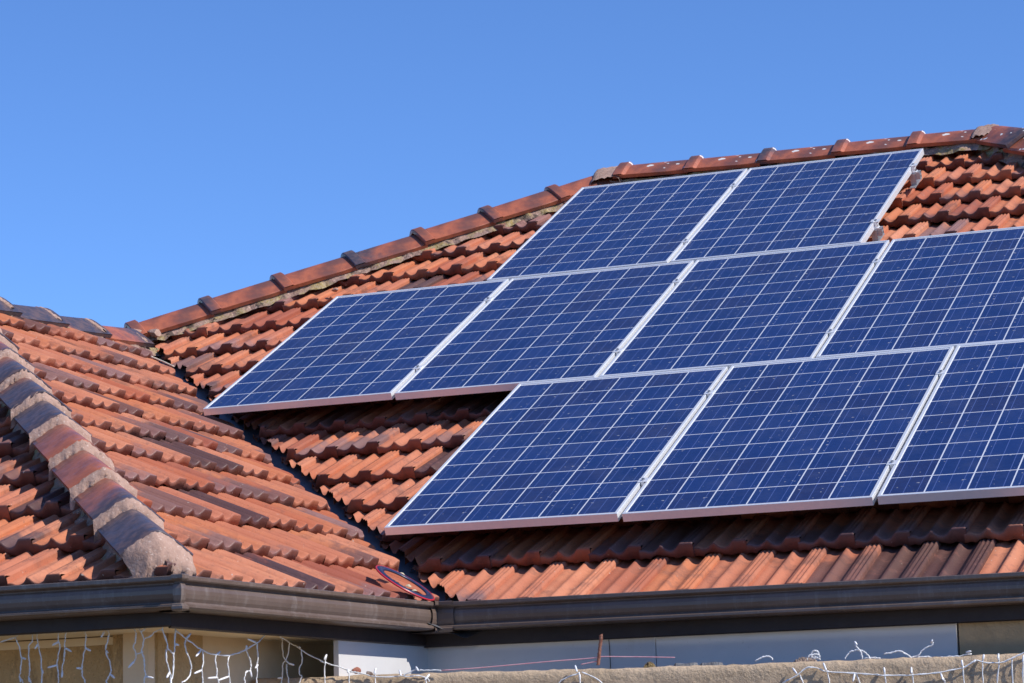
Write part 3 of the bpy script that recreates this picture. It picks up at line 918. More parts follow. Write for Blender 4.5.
# ------------------------------------------------------------------ DETAILS
D = {'wires':{'A':[[(-0.4122,-2.1251,-0.5108),(-0.3517,-2.1275,-0.4961),(-0.3263,-2.1286,-0.4723)],[(-0.3494,-2.1276,-0.4982),(-0.3354,-2.1282,-0.5257),(-0.3259,-2.1286,-0.5644),(-0.328,-2.1285,-0.6026),(-0.3316,-2.1284,-0.6293),(-0.3186,-2.1289,-0.6481),(-0.3146,-2.1289,-0.7181),(-0.3216,-2.1289,-0.7781)],[(-0.2824,-2.1303,-0.4743),(-0.2831,-2.1303,-0.5126),(-0.2969,-2.1297,-0.5293),(-0.2958,-2.1298,-0.5714),(-0.2929,-2.1299,-0.6079),(-0.2965,-2.1298,-0.6306),(-0.2886,-2.1301,-0.6492),(-0.2846,-2.1301,-0.7192000000000001),(-0.2916,-2.1301,-0.7792)],[(-0.2662,-2.131,-0.4751),(-0.2628,-2.1311,-0.5212),(-0.2521,-2.1315,-0.5599),(-0.2474,-2.1317,-0.6059),(-0.2472,-2.1317,-0.6508),(-0.2432,-2.1317,-0.7208000000000001),(-0.2502,-2.1317,-0.7808)],[(-0.179,-2.1345,-0.4791),(-0.1803,-2.1344,-0.5172),(-0.1743,-2.1347,-0.5327),(-0.1811,-2.1344,-0.5667),(-0.1856,-2.1342,-0.5931),(-0.1801,-2.1344,-0.6275),(-0.1809,-2.1344,-0.6533),(-0.1769,-2.1344,-0.7233),(-0.1839,-2.1344,-0.7833)],[(-0.1493,-2.1357,-0.4786),(-0.1552,-2.1354,-0.5145),(-0.157,-2.1354,-0.5373),(-0.1583,-2.1353,-0.5676),(-0.1651,-2.135,-0.6016),(-0.1659,-2.135,-0.6281)],[(-0.0834,-2.1383,-0.4759),(-0.0766,-2.1386,-0.5028),(-0.0775,-2.1386,-0.5426),(-0.0847,-2.1383,-0.5669),(-0.0902,-2.1381,-0.6046),(-0.0888,-2.1381,-0.6311),(-0.0788,-2.1385,-0.6572),(-0.07479999999999999,-2.1385,-0.7272000000000001),(-0.0818,-2.1385,-0.7872)],[(0.0001,-2.1417,-0.4874),(0.0127,-2.1422,-0.4955),(0.0113,-2.1421,-0.5181),(0.0014,-2.1417,-0.5479),(0.0045,-2.1419,-0.5669),(0.0201,-2.1425,-0.6015),(0.0201,-2.1425,-0.6279),(0.0066,-2.1419,-0.6499),(0.0043,-2.1418,-0.6603),(0.0083,-2.1418,-0.7303),(0.0013,-2.1418,-0.7903)],[(-0.3263,-2.1286,-0.4723),(-0.2824,-2.1303,-0.4728),(-0.2662,-2.131,-0.4736),(-0.179,-2.1345,-0.4761),(-0.1493,-2.1357,-0.4759),(-0.0834,-2.1383,-0.4744),(-0.0089,-2.1413,-0.4851),(0.0023,-2.1418,-0.4894)],[(0.0967,-2.1456,-0.4757),(0.1138,-2.1462,-0.5007),(0.1136,-2.1462,-0.5314),(0.1058,-2.1459,-0.5486),(0.1156,-2.1463,-0.5731),(0.1119,-2.1462,-0.5904),(0.1015,-2.1457,-0.6053)],[(0.1156,-2.1463,-0.5731),(0.143,-2.1474,-0.5668)],[(0.1227,-2.1466,-0.4725),(0.1329,-2.147,-0.4972),(0.1468,-2.1476,-0.5219),(0.1447,-2.1475,-0.5415),(0.1394,-2.1473,-0.5632),(0.1481,-2.1476,-0.5898),(0.1495,-2.1477,-0.616),(0.153,-2.1478,-0.6423),(0.1462,-2.1475,-0.6656),(0.1502,-2.1475,-0.7356),(0.1432,-2.1475,-0.7956)],[(0.0106,-2.1421,-0.4871),(0.0576,-2.144,-0.4761),(0.0967,-2.1456,-0.4744),(0.1227,-2.1466,-0.4725),(0.2192,-2.1505,-0.4705)],[(0.1484,-2.1476,-0.5242),(0.1716,-2.1486,-0.5164),(0.1949,-2.1495,-0.5),(0.2139,-2.1503,-0.4965),(0.2192,-2.1505,-0.4705)]],'B':[[(0.2415,-2.1956,-0.4996),(0.2426,-2.1675,-0.542),(0.2429,-2.1612,-0.5614),(0.2442,-2.1269,-0.5756)],[(0.2424,-2.1718,-0.5639),(0.2426,-2.1681,-0.6029),(0.2434,-2.148,-0.6371),(0.2435,-2.1442,-0.6691),(0.2475,-2.1442,-0.7391000000000001),(0.2405,-2.1442,-0.7991)],[(0.2448,-2.1138,-0.4964),(0.2445,-2.12,-0.5404),(0.2445,-2.1202,-0.5623),(0.2442,-2.127,-0.5799),(0.2442,-2.1274,-0.6192),(0.2438,-2.1375,-0.6542),(0.2436,-2.1426,-0.6691),(0.24760000000000001,-2.1426,-0.7391000000000001),(0.2406,-2.1426,-0.7991)],[(0.2417,-2.1897,-0.4754),(0.2423,-2.1751,-0.4748),(0.2443,-2.1261,-0.4859),(0.2449,-2.1097,-0.5006),(0.2473,-2.0519,-0.5248),(0.2496,-1.9933,-0.5449),(0.2513,-1.9511,-0.559),(0.2541,-1.8826,-0.5703),(0.2583,-1.7779,-0.5694),(0.2609,-1.7119,-0.5583)],[(0.2417,-2.1897,-0.4733),(0.2415,-2.1956,-0.4996)],[(0.2473,-2.0519,-0.527),(0.247,-2.0588,-0.5471),(0.2476,-2.0441,-0.573),(0.2484,-2.0235,-0.6032),(0.2484,-2.0238,-0.6297),(0.2477,-2.0408,-0.652),(0.2462,-2.0784,-0.666)],[(0.2514,-1.9494,-0.5612),(0.2515,-1.9473,-0.5967),(0.2511,-1.9562,-0.6235),(0.2513,-1.9506,-0.65),(0.2513,-1.9508,-0.6651),(0.2553,-1.9508,-0.7351000000000001),(0.24830000000000002,-1.9508,-0.7951)],[(0.2547,-1.8653,-0.572),(0.2547,-1.8674,-0.5945),(0.255,-1.8591,-0.6166),(0.255,-1.8595,-0.6435),(0.2555,-1.8476,-0.6629),(0.2595,-1.8476,-0.7329000000000001),(0.2525,-1.8476,-0.7929)],[(0.2582,-1.7797,-0.5717),(0.2577,-1.7915,-0.5968),(0.2579,-1.7857,-0.6147),(0.258,-1.7834,-0.6372),(0.2583,-1.7768,-0.6614),(0.2623,-1.7768,-0.7314),(0.25529999999999997,-1.7768,-0.7914)],[(0.2609,-1.7122,-0.5583),(0.2623,-1.677,-0.548),(0.2654,-1.5994,-0.5225),(0.2682,-1.5295,-0.4867)],[(0.2625,-1.6726,-0.5502),(0.2634,-1.6505,-0.5747),(0.2637,-1.6419,-0.5973),(0.2635,-1.6467,-0.6157),(0.2624,-1.674,-0.6233),(0.262,-1.6851,-0.644),(0.262,-1.6836,-0.6595),(0.266,-1.6836,-0.7295),(0.259,-1.6836,-0.7895)],[(0.2655,-1.5976,-0.5247),(0.2656,-1.5954,-0.55),(0.2658,-1.5912,-0.5683),(0.2656,-1.5963,-0.5961),(0.2654,-1.6003,-0.6577),(0.26940000000000003,-1.6003,-0.7277),(0.2624,-1.6003,-0.7877)]],'C':[[(0.2697,-1.4922,-0.4839),(0.2707,-1.4689,-0.4877),(0.2724,-1.4267,-0.5002),(0.1795,-1.1901,-0.5041),(0.2131,-1.1823,-0.5245),(0.2275,-1.1789,-0.537),(0.2921,-1.1638,-0.5728),(0.3041,-1.161,-0.5779),(0.3328,-1.1544,-0.5885),(0.3854,-1.1421,-0.607),(0.3914,-1.1407,-0.6119),(0.4225,-1.1334,-0.6177),(0.4511,-1.1268,-0.6258),(0.4797,-1.1201,-0.6325),(0.5704,-1.099,-0.6354),(0.6229,-1.0868,-0.6337),(0.656,-1.079,-0.6419),(0.6653,-1.0769,-0.6541)],[(0.153,-1.1963,-0.4911),(0.1549,-1.1958,-0.5321),(0.1595,-1.1948,-0.5563),(0.169,-1.1925,-0.5687),(0.1738,-1.1914,-0.576)],[(0.1795,-1.1901,-0.5041),(0.1742,-1.1913,-0.5376),(0.1667,-1.1931,-0.5614),(0.1543,-1.1959,-0.5802),(0.153,-1.1963,-0.6138),(0.1488,-1.1973,-0.6444),(0.1528,-1.1973,-0.7143999999999999),(0.14579999999999999,-1.1973,-0.7744)],[(0.1689,-1.1926,-0.5783),(0.1686,-1.1926,-0.6047),(0.1732,-1.1916,-0.624),(0.1753,-1.1911,-0.6452),(0.17930000000000001,-1.1911,-0.7152000000000001),(0.1723,-1.1911,-0.7752)],[(0.2202,-1.1806,-0.5343),(0.2224,-1.1801,-0.5536),(0.2222,-1.1801,-0.5728),(0.2122,-1.1825,-0.5965),(0.2144,-1.182,-0.6158),(0.2215,-1.1803,-0.6256),(0.2115,-1.1826,-0.6464),(0.2155,-1.1826,-0.7163999999999999),(0.2085,-1.1826,-0.7764)],[(0.3093,-1.1598,-0.5517),(0.3032,-1.1613,-0.5755),(0.3011,-1.1617,-0.6186),(0.3031,-1.1613,-0.6493),(0.3071,-1.1613,-0.7193),(0.3001,-1.1613,-0.7793)],[(0.3855,-1.1421,-0.6046),(0.3886,-1.1414,-0.6214),(0.3871,-1.1417,-0.6519),(0.3911,-1.1417,-0.7219),(0.3841,-1.1417,-0.7819)],[(0.4812,-1.1198,-0.6029),(0.4784,-1.1204,-0.6548),(0.4824,-1.1204,-0.7248000000000001),(0.4754,-1.1204,-0.7848)],[(0.5743,-1.0981,-0.6336),(0.6041,-1.0911,-0.6188),(0.6281,-1.0855,-0.6101)],[(0.6304,-1.085,-0.6149),(0.6661,-1.0767,-0.6161),(0.7088,-1.0667,-0.6184)],[(0.6658,-1.0768,-0.6304),(0.6607,-1.0779,-0.6445),(0.6556,-1.0791,-0.6605),(0.6596,-1.0791,-0.7304999999999999),(0.6526,-1.0791,-0.7905)]],'D':[[(1.1837,-0.9561,-0.6398),(1.1866,-0.9554,-0.6775),(1.1906,-0.9554,-0.7475),(1.1836000000000002,-0.9554,-0.8075)],[(1.1835,-0.9561,-0.6438),(1.1106,-0.9731,-0.675),(1.1146,-0.9731,-0.7450000000000001),(1.1076000000000001,-0.9731,-0.805)],[(1.1917,-0.9542,-0.6401),(1.2584,-0.9386,-0.6781),(1.2624,-0.9386,-0.7481),(1.2554,-0.9386,-0.8081)]],'E':[[(1.8665,-0.7969,-0.699),(1.9153,-0.7855,-0.6745),(1.9573,-0.7758,-0.6479),(2.0044,-0.7648,-0.6611),(2.0223,-0.7606,-0.6654),(2.1124,-0.7396,-0.6739),(2.1842,-0.7229,-0.6813),(2.2036,-0.7184,-0.6837),(2.3001,-0.6959,-0.6854),(2.3877,-0.6755,-0.679),(2.4643,-0.6576,-0.6654),(2.5055,-0.648,-0.6437),(2.5275,-0.6429,-0.649),(2.5806,-0.6305,-0.6545),(2.6257,-0.62,-0.6394),(2.6639,-0.6111,-0.6223),(2.6981,-0.6031,-0.6133)],[(1.9223,-0.7839,-0.6701),(1.9346,-0.781,-0.7011),(1.9386,-0.781,-0.7710999999999999),(1.9316000000000002,-0.781,-0.8311)],[(2.0179,-0.7616,-0.6615),(2.0229,-0.7605,-0.7039),(2.0269,-0.7605,-0.7739),(2.0199,-0.7605,-0.8339)],[(2.1124,-0.7396,-0.6739),(2.1222,-0.7373,-0.7071),(2.1262,-0.7373,-0.7770999999999999),(2.1191999999999998,-0.7373,-0.8371)],[(2.2062,-0.7177,-0.6755),(2.2091,-0.7171,-0.7098),(2.2131,-0.7171,-0.7798),(2.2060999999999997,-0.7171,-0.8398)],[(2.2972,-0.6965,-0.6784),(2.2988,-0.6962,-0.7126),(2.3028,-0.6962,-0.7826),(2.2958,-0.6962,-0.8426)],[(2.3877,-0.6755,-0.679),(2.3957,-0.6736,-0.6977),(2.4015,-0.6722,-0.7159),(2.4055,-0.6722,-0.7859),(2.3985,-0.6722,-0.8459)],[(2.4636,-0.6578,-0.6608),(2.4647,-0.6575,-0.7179),(2.4687,-0.6575,-0.7879),(2.4617,-0.6575,-0.8479)],[(2.5306,-0.6421,-0.6399),(2.527,-0.643,-0.6582),(2.5274,-0.6429,-0.7199),(2.5314,-0.6429,-0.7899),(2.5244,-0.6429,-0.8499)],[(2.5815,-0.6303,-0.637),(2.5803,-0.6306,-0.66),(2.5717,-0.6326,-0.7213),(2.5757,-0.6326,-0.7913000000000001),(2.5686999999999998,-0.6326,-0.8513000000000001)],[(2.6233,-0.6205,-0.643),(2.6222,-0.6208,-0.7229),(2.6262,-0.6208,-0.7928999999999999),(2.6191999999999998,-0.6208,-0.8529)],[(2.6596,-0.6121,-0.6534),(2.6558,-0.613,-0.724),(2.6598,-0.613,-0.794),(2.6528,-0.613,-0.854)]],'F':[[(1.7607,-0.76,-0.6097),(1.7795,-0.7556,-0.5995),(1.7981,-0.7512,-0.594),(1.8141,-0.7475,-0.5979),(1.8206,-0.746,-0.6075)],[(1.935,-0.7193,-0.6113),(1.9401,-0.7181,-0.5988),(1.9495,-0.716,-0.593),(1.95,-0.7158,-0.593),(1.9508,-0.7157,-0.5888),(1.9529,-0.7152,-0.5851),(1.956,-0.7144,-0.5823),(1.9598,-0.7136,-0.5806),(1.9639,-0.7126,-0.5804),(1.9678,-0.7117,-0.5816),(1.9711,-0.7109,-0.5841),(1.9734,-0.7104,-0.5876),(1.9746,-0.7101,-0.5917),(1.9744,-0.7102,-0.596),(1.9729,-0.7105,-0.6001),(1.9703,-0.7111,-0.6034),(1.9668,-0.7119,-0.6056),(1.9628,-0.7129,-0.6066),(1.9588,-0.7138,-0.6061),(1.9551,-0.7147,-0.6042),(1.9523,-0.7153,-0.6012),(1.9505,-0.7157,-0.5973),(1.95,-0.7158,-0.593),(1.9538,-0.715,-0.5993),(1.9674,-0.7118,-0.6021),(1.9785,-0.7092,-0.6109)],[(1.9508,-0.7157,-0.6035),(1.9501,-0.7158,-0.6006),(1.9511,-0.7156,-0.5977),(1.9536,-0.715,-0.5952),(1.9573,-0.7141,-0.5935),(1.9618,-0.7131,-0.5926),(1.9666,-0.712,-0.5928),(1.971,-0.711,-0.5939),(1.9746,-0.7101,-0.596),(1.9768,-0.7096,-0.5986),(1.9775,-0.7094,-0.6015),(1.9766,-0.7097,-0.6043),(1.9741,-0.7102,-0.6068),(1.9704,-0.7111,-0.6085)],[(2.0605,-0.6901,-0.6136),(2.0679,-0.6884,-0.5998),(2.0775,-0.6861,-0.5894),(2.0914,-0.6829,-0.5842),(2.1074,-0.6792,-0.5834),(2.1231,-0.6755,-0.5877),(2.1319,-0.6735,-0.5945),(2.1405,-0.6715,-0.6055),(2.1445,-0.6705,-0.6164)],[(2.0968,-0.6816,-0.5652),(2.1054,-0.6796,-0.5763),(2.114,-0.6776,-0.5883),(2.1179,-0.6767,-0.6024),(2.1196,-0.6763,-0.6156)],[(2.1265,-0.6747,-0.613),(2.1493,-0.6694,-0.6105),(2.1782,-0.6627,-0.6147)],[(2.1921,-0.6594,-0.5997),(2.2195,-0.653,-0.5951),(2.2424,-0.6477,-0.5912),(2.2601,-0.6436,-0.5988),(2.2819,-0.6385,-0.6149)],[(2.2819,-0.6385,-0.6149),(2.3049,-0.6331,-0.6073),(2.3239,-0.6287,-0.5869),(2.3493,-0.6228,-0.5762),(2.3552,-0.6214,-0.567)],[(2.3,-0.6343,-0.6155),(2.3272,-0.6279,-0.6127),(2.3495,-0.6227,-0.6172)],[(2.3495,-0.6227,-0.6181),(2.3901,-0.6133,-0.6171),(2.4307,-0.6038,-0.6152),(2.4804,-0.5922,-0.6095)]],'P':[[(0.6549,-0.9458,-0.6131),(0.7914,-0.914,-0.6079),(1.042,-0.8556,-0.5935),(1.1235,-0.8366,-0.5901),(1.2007,-0.8186,-0.5857),(1.215,-0.8153,-0.5829),(1.2857,-0.7988,-0.5856),(1.4161,-0.7684,-0.5916),(1.4666,-0.7566,-0.5945)],[(1.1433,-0.832,-0.6075),(1.1718,-0.8253,-0.6032),(1.2003,-0.8187,-0.5979)]]},'bulbs':{'A':[((-0.3245,-2.1286,-0.5653),(-0.2981,-2.1297,-0.5713)),((-0.2614,-2.1312,-0.5232),(-0.2738,-2.1307,-0.5391)),((-0.246,-2.1318,-0.6059),(-0.2322,-2.1323,-0.6206)),((-0.1803,-2.1344,-0.5191),(-0.1995,-2.1337,-0.5309)),((-0.1865,-2.1342,-0.595),(-0.213,-2.1331,-0.6027)),((-0.156,-2.1354,-0.54),(-0.1287,-2.1365,-0.5537)),((-0.166,-2.135,-0.6167),(-0.1659,-2.135,-0.6364)),((-0.0775,-2.1386,-0.5438),(-0.0563,-2.1394,-0.5549)),((-0.0915,-2.138,-0.6102),(-0.106,-2.1374,-0.6077)),((-0.0947,-2.1379,-0.4754),(-0.1129,-2.1371,-0.4917)),((-0.0021,-2.1416,-0.4911),(-0.0089,-2.1413,-0.5135)),((0.0023,-2.1418,-0.5563),(0.0179,-2.1424,-0.5645)),((0.0201,-2.1425,-0.6335),(0.0334,-2.143,-0.646)),((-0.3316,-2.1284,-0.6293),(-0.3205,-2.1288,-0.645)),((-0.2965,-2.1298,-0.6306),(-0.29,-2.13,-0.6461)),((0.1093,-2.1461,-0.5947),(0.0937,-2.1454,-0.6159)),((0.1355,-2.1471,-0.5017),(0.1614,-2.1482,-0.4919)),((0.153,-2.1478,-0.6454),(0.1823,-2.149,-0.6509))],'B':[((0.2446,-2.1184,-0.5447),(0.2456,-2.0937,-0.5474)),((0.2432,-2.1521,-0.635),(0.2428,-2.1628,-0.6535)),((0.2473,-2.0519,-0.5248),(0.2489,-2.0097,-0.5056)),((0.251,-1.9596,-0.5584),(0.2495,-1.9963,-0.5804)),((0.2511,-1.9562,-0.6235),(0.2496,-1.9945,-0.6355)),((0.2549,-1.861,-0.5696),(0.2566,-1.819,-0.5593)),((0.2551,-1.8578,-0.6448),(0.2532,-1.9027,-0.6489)),((0.258,-1.7834,-0.6395),(0.2562,-1.8292,-0.6549)),((0.2625,-1.6725,-0.5479),(0.2632,-1.6542,-0.5326)),((0.2635,-1.6467,-0.6157),(0.2645,-1.6227,-0.6394)),((0.2654,-1.6012,-0.5226),(0.2634,-1.6493,-0.5118)),((0.2657,-1.5936,-0.596),(0.2649,-1.6121,-0.6089))],'C':[((0.1738,-1.1914,-0.576),(0.194,-1.1867,-0.583)),((0.1514,-1.1966,-0.6257),(0.1344,-1.2006,-0.6276)),((0.2179,-1.1811,-0.5246),(0.2108,-1.1828,-0.5186)),((0.3093,-1.1598,-0.5493),(0.3052,-1.1608,-0.5684)),((0.3831,-1.1426,-0.603),(0.3877,-1.1416,-0.6175)),((0.5637,-1.1005,-0.6128),(0.5743,-1.0981,-0.6336)),((0.6211,-1.0872,-0.6027),(0.6337,-1.0842,-0.6184)),((0.4812,-1.1198,-0.6029),(0.4799,-1.1201,-0.6244)),((0.6681,-1.0762,-0.6304),(0.6568,-1.0789,-0.6515))],'D':[((1.1703,-0.9592,-0.6163),(1.1837,-0.9561,-0.6398)),((1.1847,-0.9558,-0.6459),(1.1856,-0.9556,-0.6702))],'E':[((1.9027,-0.7885,-0.6494),(1.9223,-0.7839,-0.6701)),((2.0055,-0.7645,-0.6356),(2.0188,-0.7614,-0.6625)),((2.1079,-0.7407,-0.6737),(2.103,-0.7418,-0.7014)),((2.2048,-0.7181,-0.6569),(2.2065,-0.7177,-0.6778)),((2.2945,-0.6972,-0.6598),(2.298,-0.6963,-0.6808)),((2.3897,-0.675,-0.6823),(2.3997,-0.6726,-0.7071)),((2.4602,-0.6585,-0.6399),(2.4635,-0.6578,-0.6631)),((2.5332,-0.6415,-0.6239),(2.5305,-0.6422,-0.6422)),((2.5813,-0.6303,-0.6232),(2.5812,-0.6303,-0.6416)),((2.6617,-0.6116,-0.6305),(2.6595,-0.6121,-0.6557)),((2.5056,-0.648,-0.6414),(2.4989,-0.6495,-0.6504))],'F':[((2.096,-0.6818,-0.5633),(2.1045,-0.6798,-0.5753)),((2.3493,-0.6228,-0.5762),(2.3552,-0.6214,-0.5661)),((2.4623,-0.5965,-0.6126),(2.4813,-0.592,-0.609))]},'rod':[(1.2153,-0.8152,-0.5061),(1.2143,-0.8154,-0.5246),(1.2111,-0.8162,-0.5491),(1.207,-0.8171,-0.5777),(1.2031,-0.818,-0.6124)],'cable':[(1.084,-0.4,-0.4563),(1.0894,-0.4,-0.4457),(1.0918,-0.4,-0.4695),(1.0831,-0.382,-0.5007),(1.0847,-0.382,-0.5373),(1.0858,-0.382,-0.5846),(1.0861,-0.382,-0.6189)],'frag':[(0.3838,-1.0809,-0.6082),(0.4295,-1.0702,-0.6167)],'slate':[(1.4606,-0.758,-0.5926),(1.5461,-0.7381,-0.5937),(1.5512,-0.7369,-0.5939),(1.6313,-0.7182,-0.5941)],'grit':[(1.3574,-0.7821,-0.5996),(1.4019,-0.7717,-0.6028),(1.8652,-0.6637,-0.5992),(1.9527,-0.6434,-0.6038)],'stone':(0.9982,4.1466,2.0519),'lumpb':(-1.9061,3.464,1.6946),'chip':(0.0714,0.9396,0.3524),'stick':[(-2.1806,1.9184,1.1407),(-2.119,1.921,1.1131),(-2.042,1.9061,1.0768)],'ring':([0.3236,-0.5195,-0.2621],[0.7623,0.4024,-0.5067],[-0.3282,0.9154,0.2332]),'leaf':[(0.2478,-0.3815,-0.2275),(0.324,-0.4944,-0.2795),(0.3565,-0.521,-0.3013),(0.3645,-0.5575,-0.3242)]}
# garden wall in front of the house
FWP, FWD = Vector((.05, -1.21, 0)), Vector((.974, .227, 0)).normalized()
FWN = Vector((FWD.y, -FWD.x, 0))
q = random.Random(41)
def garden_wall(L=3.25, th=.20, top=-.628):
    nx, nz = 150, 34
    V = []; F = []
    def P(i, k):                            # section: front face bottom to top, then top, then back
        x = L * i / nx
        e = .0025 * math.sin(x * 3.1) + .0012 * math.sin(x * 17 + 1) + .0010 * math.sin(x * 53)
        j = q.gauss(0, .0011)
        sec = [(0, GROUND_Z)] + [(0, top - .35 + .33 * m / 18) for m in range(19)] + [(-.006, top - .006), (-.014, top - .001), (-.05, top + .002), (-.10, top + .001), (-th + .014, top), (-th, top - .014), (-th, GROUND_Z)]
        o_, z = sec[k]
        return FWP + FWD * x + FWN * (o_ + j * (k > 0)) + Vector((0, 0, z + (e if k > 15 and k < len(sec) - 1 else 0) + j))
    n = 27
    for i in range(nx + 1):
        for k in range(n): V.append(P(i, k))
    for i in range(nx):
        for k in range(n - 1): F.append((i * n + k, (i + 1) * n + k, (i + 1) * n + k + 1, i * n + k + 1))
    F.append(tuple(range(n))); F.append(tuple(nx * n + k for k in range(n))[::-1])
    o = mesh("garden_wall", V, F, M['garden_wall'], None, True)
    return o
tag(garden_wall(), "low weathered beige rendered wall in the foreground carrying white light strings", "wall")

# strings of icicle lights
def wire_smooth(P, n=5):
    P = [Vector(p) for p in P]
    if len(P) < 3: return P
    out = []
    for i in range(len(P) - 1):
        a, b, c, d_2 = P[max(i - 1, 0)], P[i], P[i + 1], P[min(i + 2, len(P) - 1)]
        for k in range(n):
            t = k / n
            out.append(.5 * ((2 * b) + (c - a) * t + (2 * a - 5 * b + 4 * c - d_2) * t * t + (3 * b - a - 3 * c + d_2) * t ** 3))
    return out + [P[-1]]
def light_string(key, label):
    ws, bs = D['wires'][key], D['bulbs'][key]
    root = empty("light_string", ws[0][0])
    tag(root, label, "string lights", "strings of white icicle lights")
    inv = Matrix.Translation(-Vector(ws[0][0]))
    m = MB()
    qq = random.Random(key)
    for ip, P in enumerate(ws):
        if key == 'F': P = [(x, y, z - .009) for x, y, z in P]
        m = MB()
        S = wire_smooth(P)
        off = qq.gauss(0, .0015)
        m.tube([p + Vector((qq.gauss(0, .0007), off + qq.gauss(0, .001), qq.gauss(0, .0007))) for p in S], .0017 if key == 'A' else .0020, 6)
        # second twisted strand
        m.tube([p + Vector((.0024 * math.cos(i * 1.1), off, .0024 * math.sin(i * 1.1))) for i, p in enumerate(S)], .0013, 5)
        m.build("cable", M['wire'], root, True, T=inv)
    for a, b in bs:
        a, b = Vector(a), Vector(b)
        d = (b - a) * .5 + Vector((0, qq.uniform(-.4, .1) * (b - a).length, 0))
        k = MB(); e = a + d * 2
        k.tube([a, a.lerp(e, .15), a.lerp(e, .2), a.lerp(e, .72), a.lerp(e, .92), e], [.0026, .0032, .0038, .0036, .0026, .0012], 8)
        k.build("bulb", M['bulb'], root, True, T=inv)
light_string('A', "string of icicle lights hanging in shade from the front eave at the far left")
light_string('B', "bright icicle light string looping below the wing eave right of the roof corner")
light_string('C', "icicle light string sagging from the eave down onto the left end of the garden wall")
light_string('D', "short three-legged spray of white light wire on the garden wall below the rusty rod")
light_string('E', "icicle light string draped along the garden wall at the lower right")
light_string('F', "loose white light cable curled into loops on top of the garden wall")
m = MB()
for P in D['wires']['P']: m.tube(wire_smooth(P), .0016, 6)
tag(m.build("cord", M['pink'], None, True), "thin faded pink cord stretched along the wall top and round the rusty rod", "cord")
m = MB(); rp = [Vector(p) for p in D['rod']]
qq = random.Random(3)
rp = wire_smooth(rp, 8)
m.tube([p + Vector((qq.gauss(0, .0005), 0, 0)) for p in rp], [.0065 + qq.gauss(0, .0007) for _ in rp], 10)
tag(m.build("iron_rod", M['rust'], None, True), "short rusty iron rod standing up from the garden wall top", "rod")
m = MB(); m.tube(wire_smooth(D['cable']), .0016, 6)
tag(m.build("cable", M['black'], None, True), "thin black cable hanging down the white wall from the dark fascia", "cable")
tag(lump("tile_fragment", M['clay'], Vector(D['frag'][0]) + Vector((0, 0, .0)), (.020, .02, .015), 4), "larger reddish terracotta lump on the garden wall top by the sunlit white wall", "tile fragment", "broken terracotta on the wall top")
tag(lump("tile_fragment", M['lump'], Vector(D['frag'][1]) + Vector((0, 0, -.003)), (.019, .02, .011), 9), "smaller duller brown lump beside the reddish one on the garden wall top", "tile fragment", "broken terracotta on the wall top")
for i, lab in ((0, "left one of two flat grey slate scraps on the garden wall top"), (2, "right one of two flat grey slate scraps on the garden wall top")):
    a, b = Vector(D['slate'][i]), Vector(D['slate'][i + 1])
    m = MB(); n_ = 14; V = []; F = []
    qq = random.Random(i)
    for k in range(n_ + 1):
        p = a.lerp(b, k / n_); e = min(1, k / 2, (n_ - k) / 1.2)
        w_ = .035 * e + .004 + qq.uniform(-.001, .001); h_ = .010 * (e ** .5) + .0015 * math.sin(k * .7 + i)
        c_ = Vector((p.x, p.y, -.627))
        V += [c_ + FWN * w_ + Vector((0, 0, -.004)), c_ + FWN * w_ * .9 + Vector((0, 0, h_)), c_ - FWN * w_ * .9 + Vector((0, 0, h_ + .003)), c_ - FWN * w_ + Vector((0, 0, -.004))]
    for k in range(n_):
        for j in range(4): F.append((4 * k + j, 4 * k + (j + 1) % 4, 4 * k + 4 + (j + 1) % 4, 4 * k + 4 + j))
    F += [(3, 2, 1, 0), tuple(4 * n_ + j for j in range(4))]
    tag(mesh("slate_scrap", V, F, M['slate']), lab, "slate scrap", "slate scraps on the wall top")
for i, lab in ((0, "ochre clump of dry moss on the garden wall top right of the rusty rod"), (2, "grey brown clump of dry moss on the wall top around the loose cable loops")):
    a, b = Vector(D['grit'][i]), Vector(D['grit'][i + 1])
    qq = random.Random(60 + i); m = MB()
    nx_, ny_ = 40, 10; V = []; F = []
    for ix in range(nx_ + 1):
        for iy in range(ny_ + 1):
            fx, fy = ix / nx_, iy / ny_
            e = (math.sin(math.pi * fx) ** .5) * math.sin(math.pi * fy)
            p = a.lerp(b, fx) + FWN * (fy - .5) * .07
            V.append((p.x, p.y, -.631 + e * (.019 + qq.uniform(-.009, .009))))
    for ix in range(nx_):
        for iy in range(ny_): z_ = ix * (ny_ + 1) + iy; F.append((z_, z_ + ny_ + 1, z_ + ny_ + 2, z_ + 1))
    tag(mesh("moss_clump", V, F, M['grit'] if i == 0 else M['lump']), lab, "moss clump")
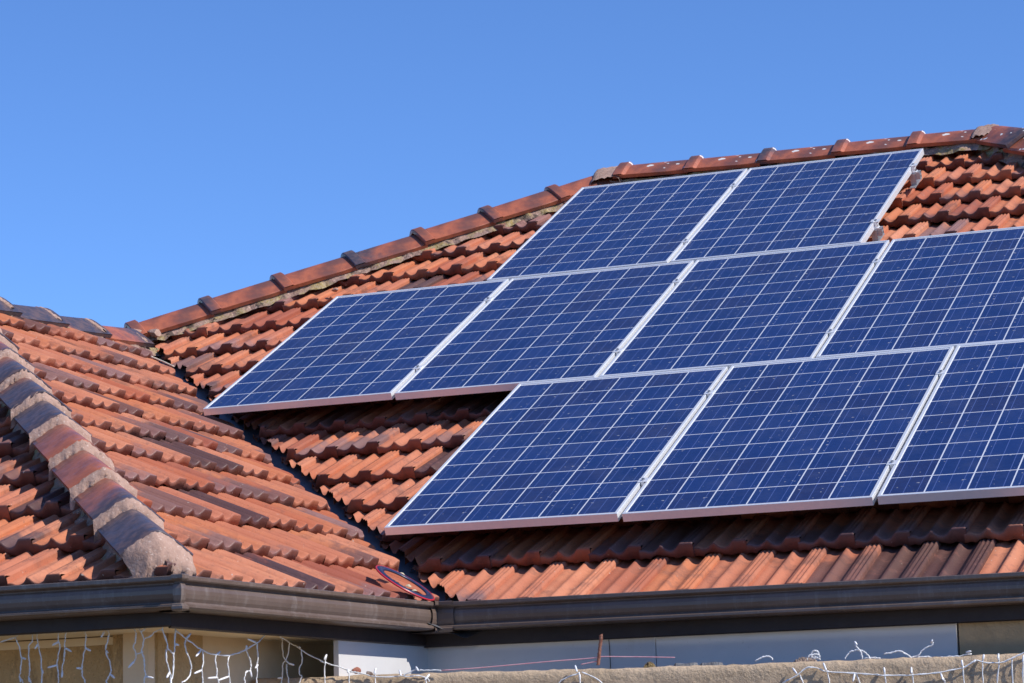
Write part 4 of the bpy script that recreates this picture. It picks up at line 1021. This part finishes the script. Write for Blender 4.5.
# loose bits on the roof
tag(lump("stone", M['lump'], Vector(D['stone']) + Vector((0, 0, .012)), (.026, .024, .016), 21), "flat grey brown stone on the bare tiles right of the top right panel", "stone")
tag(lump("mortar_crumb", M['mortar'], Vector(D['lumpb']) + Vector((0, 0, .008)), (.022, .02, .014), 22), "pale mortar crumb on the tiles just above the leftmost panel", "mortar crumb")
tag(lump("tile_chip", M['clay'], Vector(D['chip']) + Vector((0, 0, .010)), (.026, .018, .014), 23), "broken red tile chip lying beside the left edge of the lowest row panel", "tile chip")
m = MB(); m.tube(wire_smooth(D['stick']), [.004] * 11, 7)
tag(m.build("stick", M['stick'], None, True), "thin bleached stick lying across the tiles at the top of the valley", "stick")
for i, p in enumerate(D['leaf']):
    qq = random.Random(90 + i)
    m = MB(); V = []; F = []
    l_, w_ = [(.055, .018), (.04, .012), (.045, .010), (.040, .012)][i]
    ax = Vector((.75, -.35, -.30 + .2 * i % 2)).normalized(); sd_ = Vector((.2, .5, .65)).normalized()
    for k in range(8):
        f = k / 7; wd_ = w_ * (math.sin(math.pi * min(1, f * .9 + .08)) ** .7) * qq.uniform(.6, 1.1)
        c_ = Vector(p) + ax * (f - .5) * l_ + Vector((0, 0, .006 * math.sin(f * 3.1) + .004))
        V += [c_ - sd_ * wd_ * .5, c_ + Vector((0, 0, -.003)), c_ + sd_ * wd_ * .5]
    for k in range(7):
        for j in range(2): F.append((3 * k + j, 3 * k + j + 1, 3 * k + j + 4, 3 * k + j + 3))
    lo = mesh("dry_leaf", V, F, M['leaf'], None, True)
    sm = lo.modifiers.new("thickness", 'SOLIDIFY'); sm.thickness = .0008
    tag(lo, ["largest cream dry leaf in the valley, uppermost behind the flying ring", "cream dry leaf lying inside the opening of the flying ring", "thin cream dry leaf at the lower inside edge of the flying ring", "cream dry leaf between the flying ring and the gutter edge"][i], "dry leaf", "dry leaves in the roof valley")
# flying ring caught in the mouth of the valley
rc, e1, e2 = (Vector(x) for x in D['ring'])
en = e1.cross(e2).normalized()
if en.z < 0: en = -en
ring = empty("flying_ring", rc)
ring.matrix_world = Matrix(((e1.x, e2.x, en.x, rc.x), (e1.y, e2.y, en.y, rc.y), (e1.z, e2.z, en.z, rc.z), (0, 0, 0, 1)))
tag(ring, "blue flying ring with a red rim lying in the lower end of the roof valley", "flying ring")
RO, RI = .128, .090
m = MB(); V = []; F = []; n_ = 64
for k in range(n_):
    a = 2 * math.pi * k / n_
    for (r_, z) in ((RO - .006, .003), (RO - .02, .006), (RI + .006, .005), (RI, .001), (RI + .004, -.003), (RO - .006, -.003)): V.append((r_ * math.cos(a), r_ * math.sin(a), z))
for k in range(n_):
    for j in range(6): F.append((k * 6 + j, ((k + 1) % n_) * 6 + j, ((k + 1) % n_) * 6 + (j + 1) % 6, k * 6 + (j + 1) % 6))
mesh("ring_body", V, F, M['navy'], ring, True)
m = MB(); m.tube([((RO - .004) * math.cos(2 * math.pi * k / n_), (RO - .004) * math.sin(2 * math.pi * k / n_), 0) for k in range(n_)], .0036, 8, True)
m.build("rim", M['red'], ring, True)
